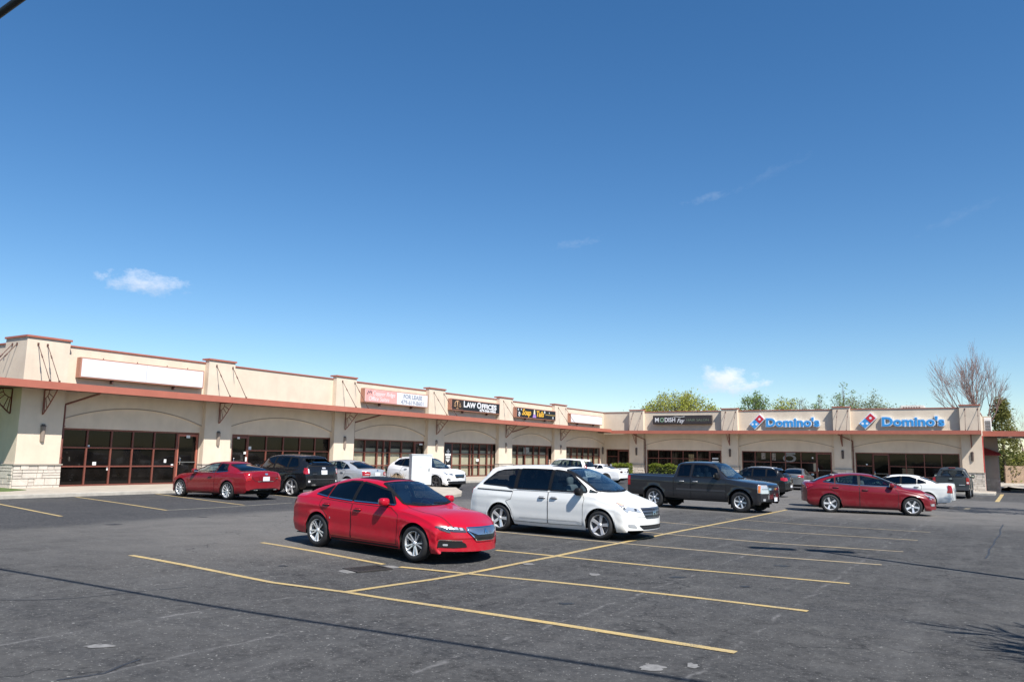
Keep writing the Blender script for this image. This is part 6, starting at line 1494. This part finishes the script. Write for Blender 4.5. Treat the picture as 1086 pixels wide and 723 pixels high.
m = MB(); [m.box(x-.05, x+.05, y-.05, y+.05, .12, .42) for x in (-.36, .36) for y in (-.28, .28)]; m.box(-.43, .43, -.34, .34, .39, .419); m.build('stand', plain('cabinet_stand', (.12, .12, .12), .7), ck)
# ------------------------------------------------------------------ plants
LEAF = {}
def leafmat(name, col, var=.35):
    m, nt, b = _nt(name); g = nt.nodes.new('ShaderNodeObjectInfo'); gm = nt.nodes.new('ShaderNodeNewGeometry')
    n = node(nt, 'ShaderNodeTexNoise', Scale=2.2, Detail=3.0); nt.links.new(gm.outputs['Position'], n.inputs['Vector'])
    f = math_(nt, 'ADD', math_(nt, 'MULTIPLY', gm.outputs['Random Per Island'], .6), math_(nt, 'MULTIPLY', n.outputs[0], .4))
    nt.links.new(mixc(nt, f, tuple(c*(1-var) for c in col), tuple(c*(1+var) for c in col)), b.inputs['Base Color'])
    b.inputs['Roughness'].default_value = .6; b.inputs['Specular IOR Level'].default_value = .25
    b.inputs['Subsurface Weight'].default_value = 0.0
    # a little light through the leaf
    out = nt.nodes['Material Output']; tr = nt.nodes.new('ShaderNodeBsdfTranslucent'); nt.links.new(b.inputs['Base Color'].links[0].from_socket, tr.inputs[0])
    mx = nt.nodes.new('ShaderNodeMixShader'); mx.inputs[0].default_value = .42; nt.links.new(b.outputs[0], mx.inputs[1]); nt.links.new(tr.outputs[0], mx.inputs[2]); nt.links.new(mx.outputs[0], out.inputs[0])
    return m
BARK = plain('bark', (.13, .105, .085), .9, var=.3, vscale=8, bump=.5, bscale=25); TWIG = plain('twig', (.23, .145, .125), .9, var=.25, vscale=6)
def branches(rd, base, h, spread, levels, mb, tips, r0, trunk_frac=.35, fork=3, up=.55, minr=.012):
    def grow(p, d, L, r, lv):
        n = 4; pts = [p]; q = p.copy(); dd = d.copy(); rs = [r]
        for i in range(n):
            dd = (dd+Vector((rd.uniform(-.18, .18), rd.uniform(-.18, .18), rd.uniform(-.05, .14)*up))).normalized(); q = q+dd*L/n; pts.append(q.copy()); rs.append(max(minr*.6, r*(1-.55*(i+1)/n)))
        mb.tube(pts, rs, 6 if lv < 2 else 4 if lv < 3 else 3, caps=False)
        if lv >= 3: tips.append((pts[2], dd)); 
        tips.append((q.copy(), dd.copy()))
        if lv >= levels: return
        k = fork+(1 if lv == 0 else 0)
        for j in range(k):
            a = 2*pi*(j+rd.random()*.7)/k; t = rd.uniform(.45, 1.0) if lv else rd.uniform(.55, 1.0)
            i = min(n-1, int(t*n)); b = pts[i].lerp(pts[i+1], t*n-i if t*n-i <= 1 else 1)
            e1 = dd.orthogonal().normalized(); e2 = dd.cross(e1); tilt = rd.uniform(.4, .85)*spread
            nd = (dd*cos(tilt)+(e1*cos(a)+e2*sin(a))*sin(tilt)); nd.z += .12*up; grow(b, nd.normalized(), L*rd.uniform(.58, .80), max(minr, rs[i]*.62), lv+1)
        grow(q, (dd+Vector((rd.uniform(-.15, .15), rd.uniform(-.15, .15), .05))).normalized(), L*.72, max(minr, rs[-1]), lv+1)
    grow(Vector((0, 0, 0)), Vector((0, 0, 1)), h*trunk_frac, r0, 0)
def leaf_quads(mb, rd, c, n, rad, size, droop=0.0, flat=.5):
    for _ in range(n):
        o = Vector((rd.gauss(0, 1), rd.gauss(0, 1), rd.gauss(0, .8)))*rad*.5; o.z -= abs(o.x*droop)
        p = c+o; e1 = Vector((rd.uniform(-1, 1), rd.uniform(-1, 1), rd.uniform(-1, 1)*flat-droop)).normalized(); e2 = e1.orthogonal().normalized(); e2 = (e2*cos(rd.random()*6)+e1.cross(e2)*sin(rd.random()*6)).normalized()
        s = size*rd.uniform(.6, 1.4); w = s*.45
        mb.add([p-e1*s*.5, p+e2*w*.5, p+e1*s*.5, p-e2*w*.5], [(0, 1, 2, 3)])
def tree(name, label, cat, px, D, topy, leaf, seed, nleaf=14, lsize=.22, levels=4, spread=.8, lrad=.7, droop=0.0, trunk=.35, fork=3, r0=.2, up=.55, wscale=1.0, group='trees beyond the strip mall', flat=.5):
    p = at_depth(px, D); d = pix_dir(px, topy); ztop = CAM_H+d.z*(D/d.y); h = ztop-p.z
    t = thing(name, label, cat, p, 0, group); rd = random.Random(seed); m = MB(); tips = []
    branches(rd, p, h, spread, levels, m, tips, r0, trunk, fork, up, .012 if leaf else .009)
    zmax = max(v.z for v in m.v); sc = (h-(lrad*.4 if leaf else 0))/zmax
    for v in m.v: v *= sc; v.x *= wscale; v.y *= wscale
    m.build('trunk' if leaf else 'trunk_and_branches', BARK if leaf else TWIG, t, fixn=False)
    if leaf:
        lm = MB()
        for (c, dd) in tips:
            c = Vector((c.x*sc*wscale, c.y*sc*wscale, c.z*sc))
            if c.z > h*.25: leaf_quads(lm, rd, c, nleaf, lrad, lsize, droop, flat)
        lm.build('crown', leaf, t, fixn=False)
    return t
LG = leafmat('spring_leaves', (.38, .40, .07)); MG = leafmat('mid_leaves', (.18, .26, .07)); PG = leafmat('pale_leaves', (.26, .34, .14)); GG = leafmat('greygreen_leaves', (.28, .31, .17)); DG = leafmat('evergreen_needles', (.20, .20, .06))
def crown_tree(name, label, px, D, topy, w, leaf, seed, n, lsize, lrad, nl, shape='dome', droop=0.0, base=.25, r0=.22, group='trees beyond the strip mall'):
    """branches reaching clump centres spread through the crown's volume"""
    p = at_depth(px, D); d = pix_dir(px, topy); h = CAM_H+d.z*(D/d.y)-p.z; t = thing(name, label, 'tree', p, 0, group); rd = random.Random(seed); m = MB(); lm = MB()
    m.tube([(0, 0, 0), (.1, 0, h*.25), (-.05, .08, h*.55), (0, 0, h*.8)], [r0, r0*.8, r0*.5, r0*.15], 8, caps=False)
    for i in range(n):
        while True:
            x, y, z = rd.uniform(-1, 1), rd.uniform(-1, 1), rd.uniform(0, 1)
            q = sqrt(x*x+y*y)
            lim = max(0, 1-z**3.2)**.45*(.86+.14*sin(5*atan2(y, x)+seed)+.08*sin(11*z+seed)) if shape == 'dome' else (1-z)**.75*(.8+.3*rd.random())+.04
            if q < lim and (q > lim*.45 or z > .6 or rd.random() < .35): break
        c = Vector((x*w/2, y*w/2, h*(base+(1-base)*z)-lrad*.3)); a = Vector((c.x*.12, c.y*.12, max(h*.15, c.z*.62)))
        m.tube([a, a.lerp(c, .55)+Vector((0, 0, .25)), c], [.05, .03, .012], 4, caps=False)
        for k in range(3): m.tube([c, c+Vector((rd.uniform(-1, 1), rd.uniform(-1, 1), rd.uniform(-.3, .9)))*lrad*.9], [.012, .006], 3, caps=False)
        leaf_quads(lm, rd, c, int(nl*rd.uniform(.3, 1.5)), lrad, lsize, droop, .8)
    m.build('trunk', BARK, t, fixn=False); lm.build('crown', leaf, t, fixn=False); return t
crown_tree('willow_tree', 'wide yellow green willow with fine drooping twigs behind the hair salon sign', 718, 96, 414, 10.4, LG, 3, 330, .26, .8, 30, 'dome', .45, .55, .3)
tree('bare_tree', 'small nearly bare sapling left of the willow', 'tree', 688, 92, 425, GG, 12, nleaf=2, lsize=.18, levels=3, spread=.8, trunk=.4, r0=.1)
tree('bare_tree', 'thin bare sapling right of the willow', 'tree', 770, 92, 422, GG, 15, nleaf=1, lsize=.16, levels=3, spread=.6, trunk=.4, r0=.08)
crown_tree('leafy_tree', 'dense mid green tree behind the left blue pizza sign', 800, 92, 415, 5.0, MG, 21, 150, .24, .65, 26, 'dome', .1, .5)
crown_tree('leafy_tree', 'rounded yellow green tree beside the dense mid green one', 832, 94, 419, 3.8, LG, 22, 120, .24, .65, 26, 'dome', .2, .5)
crown_tree('leafy_tree', 'sparse olive tree right of the rounded yellow green one', 848, 93, 421, 3.2, GG, 24, 70, .22, .65, 14, 'dome', .1, .5)
crown_tree('leafy_tree', 'small pale green pointed tree left of the tallest leafy tree', 867, 90, 414, 4.6, PG, 25, 130, .22, .5, 18, 'cone', .1, .45)
crown_tree('birch_tree', 'slender pale green tree, tallest of the leafy ones, above the third right wing pilaster', 894, 88, 402, 5.0, PG, 28, 150, .22, .5, 16, 'cone', .1, .42)
tree('leafy_tree', 'sparse grey green tree above the right pizza sign logo', 'tree', 930, 90, 413, GG, 31, nleaf=7, lsize=.2, levels=4, spread=.75, lrad=.6, r0=.14, trunk=.36, wscale=1.3)
tree('leafy_tree', 'low sparse twiggy tree above the right pizza lettering', 'tree', 948, 92, 424, GG, 34, nleaf=3, lsize=.2, levels=4, spread=.8, lrad=.6, r0=.12, trunk=.34)
tree('bare_tree', 'tall bare fan shaped tree rising behind the right end of the strip mall', 'tree', 1041, 84, 360, None, 44, levels=5, spread=.66, trunk=.21, r0=.30, fork=3, up=.8, wscale=.82)
tree('bare_tree', 'pinkish bare tree at the right edge of the picture', 'tree', 1088, 92, 424, None, 43, levels=4, spread=.75, trunk=.34, r0=.14)
def conifer(label, px, D, topy, w, seed, mat, name='evergreen_tree', base=.06):
    p = at_depth(px, D); d = pix_dir(px, topy); h = CAM_H+d.z*(D/d.y)-p.z; t = thing(name, label, 'tree', p, 0, 'trees beyond the strip mall'); rd = random.Random(seed)
    m = MB(); m.tube([(0, 0, 0), (0, 0, h*.95)], [.22, .03], 8); m.build('trunk', BARK, t); lm = MB()
    for i in range(430):
        z = h*(base+(1-base)*rd.random()**.9); r = w*(1-(z/h)**1.5)*(.55+.45*rd.random())+.1; a = rd.random()*2*pi
        leaf_quads(lm, rd, Vector((r*cos(a), r*sin(a), z-.15*r)), 13, .65, .30, .1, .6)
    lm.build('crown', mat, t, fixn=False); return t
conifer('tall dark olive evergreen right of the building, behind the drive-through canopy', 1059, 88, 424, 2.2, 51, DG)
def shrub(name, label, px, D, w, dpt, h, mat, seed, rot=TH, base=0.0, n=1500, size=.13, cat='shrub', group='clipped shrubs'):
    p = at_depth(px, D); p.z += base; t = thing(name, label, cat, p, rot, group); rd = random.Random(seed); lm = MB()
    for _ in range(n):
        u, v, z = rd.uniform(-1, 1), rd.uniform(-1, 1), rd.uniform(0, 1)
        k = rd.choice([0, 1, 2, 2])
        if k == 0: u = math.copysign(1, u)
        elif k == 1: v = math.copysign(1, v)
        else: z = 1
        bump = .92+.08*sin(u*7+seed)+.06*sin(v*5)
        leaf_quads(lm, rd, Vector((u*w/2*bump, v*dpt/2*bump, z*h*bump)), 2, .10, size, 0, .8)
    lm.build('foliage', mat, t, fixn=False); m = MB(); m.box(-w*.42, w*.42, -dpt*.38, dpt*.38, .02, h*.84); m.build('branch_core', plain('hedge_core', (.02, .028, .01), 1), t); return t
HG = leafmat('hedge_leaves', (.20, .24, .032))
shrub('hedge', 'clipped bright green hedge in front of the hair salon window', 703, 67.3, 2.6, .9, 1.15, HG, 5, base=.1)
shrub('hedge', 'small clipped green bush beside the white coupe', 660.5, 67.0, 1.6, .9, 1.10, HG, 9, base=.1, n=900)
for i, (px, D, w, h, mt, lb) in enumerate([(1068, 92, 5.0, 3.6, MG, 'broad green shrub in shade under the drive-through canopy'), (1084, 90, 3.4, 2.9, LG, 'yellow green shrub at the right edge behind the wooden fence'), (1052, 95, 4.0, 3.0, DG, 'dark green shrub behind the grey side wall')]):
    shrub('shrub', lb, px, D, w, 2.4, h, mt, 60+i, n=1700, size=.24, group='shrubs behind the fence')
# dry ornamental grass on the island
gp = at_depth(425, 35.5); gp.z += .12; gt = thing('ornamental_grass', 'tuft of dry tan ornamental grass beside the white utility cabinet', 'plant', gp); rd = random.Random(8); m = MB()
for _ in range(260):
    a = rd.random()*2*pi; r = rd.random()*.22; ln = rd.uniform(.45, .85); le = rd.uniform(.1, .5); b = Vector((r*cos(a), r*sin(a), 0)); tip = b+Vector((cos(a)*le*ln, sin(a)*le*ln, ln)); w_ = Vector((-sin(a), cos(a), 0))*.014; mid = b.lerp(tip, .5)+Vector((0, 0, .08))
    m.add([b-w_, b+w_, mid+w_*.8, mid-w_*.8, tip], [(0, 1, 2, 3), (3, 2, 4)])
m.build('blades', plain('dry_grass', (.42, .31, .19), .9, var=.35, vscale=9), gt, fixn=False)
# ------------------------------------------------------------------ wooden fence, kerbs and brick beyond the right end
WOOD = plain('fence_cedar', (.36, .25, .17), .85, var=.18, vscale=3)
fp = at_depth(1069, 86); ft = thing('wooden_fence', 'tan close-boarded wooden fence right of the grey side wall', 'fence', fp, TH+.5)
m = MB(); rd = random.Random(3); W_ = 1.95/2; x = -W_
while x < W_: m.box(x, min(x+.135, W_), -.012-rd.random()*.006, .012, .04, 2.0+rd.uniform(-.015, .015)); x += .142
m.build('boards', WOOD, ft); m = MB(); m.box(-W_, W_, .0125, .06, .4, .5); m.box(-W_, W_, .0125, .06, 1.6, 1.7); m.build('rail', WOOD, ft)
for s in (-1, 1):
    m = MB(); m.box(s*W_-.06, s*W_+.06, .02, .14, 0, 2.06); m.build('post', plain('fence_post', (.20, .13, .09), .9), ft)
bp_ = at_depth(1089, 88); bt = thing('brick_wall', 'low red brown brick wall at the right edge beside the wooden fence', 'wall', bp_, TH+.5)
m = MB(); rd = random.Random(6)
for r in range(20):
    x = -1.3-(.11 if r % 2 else 0)
    while x < 1.3: m.box(x+.005, x+.215, -.1-rd.random()*.006, .1, .02+r*.085, .02+r*.085+.075); x += .22
m.build('brick_courses', plain('brick', (.24, .085, .055), .85, var=.25, vscale=4), bt); m = MB(); m.box(-1.3, 1.3, -.09, .09, 0, 1.7); m.build('mortar_core', MORTAR, bt)
for k, pl in enumerate([[(1059, 515.5), (1100, 515), (1100, 511.5), (1062, 511.5)], [(1062, 519.5), (1068, 518), (1072, 520.5), (1100, 522.5), (1100, 519.5), (1075, 517.5)]]):
    slab('concrete_apron', [to_st(gpix(*q)) for q in pl], .16+.02*k, CONC, drop=.2)
# ------------------------------------------------------------------ rooftop unit
rp = F(-6.8, 76, ROOF-.25); ru = thing('rooftop_unit', 'pale rooftop air unit showing above the parapet by the right pizza sign', 'air unit', rp, TH)
m = MB(); m.box(-.9, .9, -.7, .7, .003, .82); m.build('housing', plain('unit_grey', (.55, .53, .50), .6), ru, bevel=.03); m = MB(); [m.box(-.7+i*.2, -.6+i*.2, -.72, -.702, .2, .7) for i in range(7)]; m.build('louvre', ALLOYD, ru); m = MB(); m.lathe([(0, .86), (.35, .86), (.4, .822), (.4, .821)], 'z', 20); m.build('fan_cowl', ALLOYD, ru)
rp = F(-1.0, 75.2, 4.2); ru = thing('wall_air_unit', 'white air unit mounted beside the right end pilaster above the canopy', 'air unit', rp, TH)
m = MB(); m.box(-.60, -.08, -.25, .25, .003, 1.25); m.build('housing', plain('unit_white', (.75, .74, .72), .5), ru, bevel=.03); m = MB(); [m.box(-.52, -.14, -.27, -.252, .2+i*.12, .26+i*.12) for i in range(7)]; m.build('louvre', ALLOYD, ru)
# ------------------------------------------------------------------ overhead cable (its shadow crosses the lot)
cab = MB(); pts = [F(-9+i*1.0, 3.735-.004*i, 6.44+.10*i+.0015*(i-1)*i) for i in range(-14, 1)]+[F(-9+i*1.5, 3.735-.006*i, 6.44+.14*i+.003*i*i) for i in range(1, 24)]
cab.tube(pts, .040, 8); ob = cab.build('overhead_cable', plain('cable_black', (.008, .009, .008), .6)); tag(ob, 'thick black overhead cable cutting across the top left corner of the sky', 'cable')
# street lamp outside the frame whose shadow falls on the lot
LAMPP = plain('pole_bronze', (.07, .055, .045), .5)
hd = gpix(862, 583.5); H_ = 7.6; bs = hd+Vector((SUN.x, SUN.y, 0))*(H_/SUN.z); bs.z = zg(bs.x, bs.y)
sl = thing('street_lamp', 'twin head bronze parking lot lamp whose shadow lies across the stalls', 'street lamp', bs)
m = MB(); m.tube([(0, 0, 0), (0, 0, H_)], [.09, .06], 12); m.build('pole', LAMPP, sl)
ha = (gpix(829, 582)-gpix(890, 585)); ha.z = 0; ha.normalize()
for s in (-.35, .75):
    m = MB(); a = Vector((ha.x, ha.y, 0)); q = Vector((-a.y, a.x, 0)); c = a*s
    for (k0, k1) in ((-.5, .5),):
        vs = [c+a*i*.42+q*j*.17+Vector((0, 0, H_+k)) for i in (-1, 1) for j in (-1, 1) for k in (-.02, .12)]; m.add(vs, [(0, 1, 3, 2), (4, 6, 7, 5), (0, 4, 5, 1), (2, 3, 7, 6), (0, 2, 6, 4), (1, 5, 7, 3)])
    m.build('lamp_head', LAMPP, sl)
# bare tree outside the frame at the right, throwing the branch shadow
def offtree(spx, H_, seed, r0):
    hd = gpix(*spx); p = hd+Vector((SUN.x, SUN.y, 0))*(H_/SUN.z)*.72; p.z = zg(p.x, p.y); t = thing('bare_tree', 'bare tree standing just outside the right edge of the lot', 'tree', p, 0, 'bare trees by the lot'); rd = random.Random(seed); m = MB(); tips = []
    branches(rd, p, H_, .85, 5, m, tips, r0, .30, 3, .5, .022); zm = max(v.z for v in m.v); [v.__imul__(H_/zm) for v in m.v]; m.build('trunk_and_branches', TWIG, t, fixn=False)
offtree((1078, 542), 9, 71, .22); offtree((1176, 684), 5, 77, .10)
# ------------------------------------------------------------------ overall scale: one unit becomes one metre (cars were measured at 0.884)
K = 1/CS_
for o in list(scene.objects):
    if o.parent is None and o.type in ('MESH', 'EMPTY'):
        o.location = Vector(o.location)*K; o.scale = Vector(o.scale)*K
cam.location = cam.location*K
for o in scene.objects:
    if '_org' in o: del o['_org']
scene.view_settings.exposure = 0.58
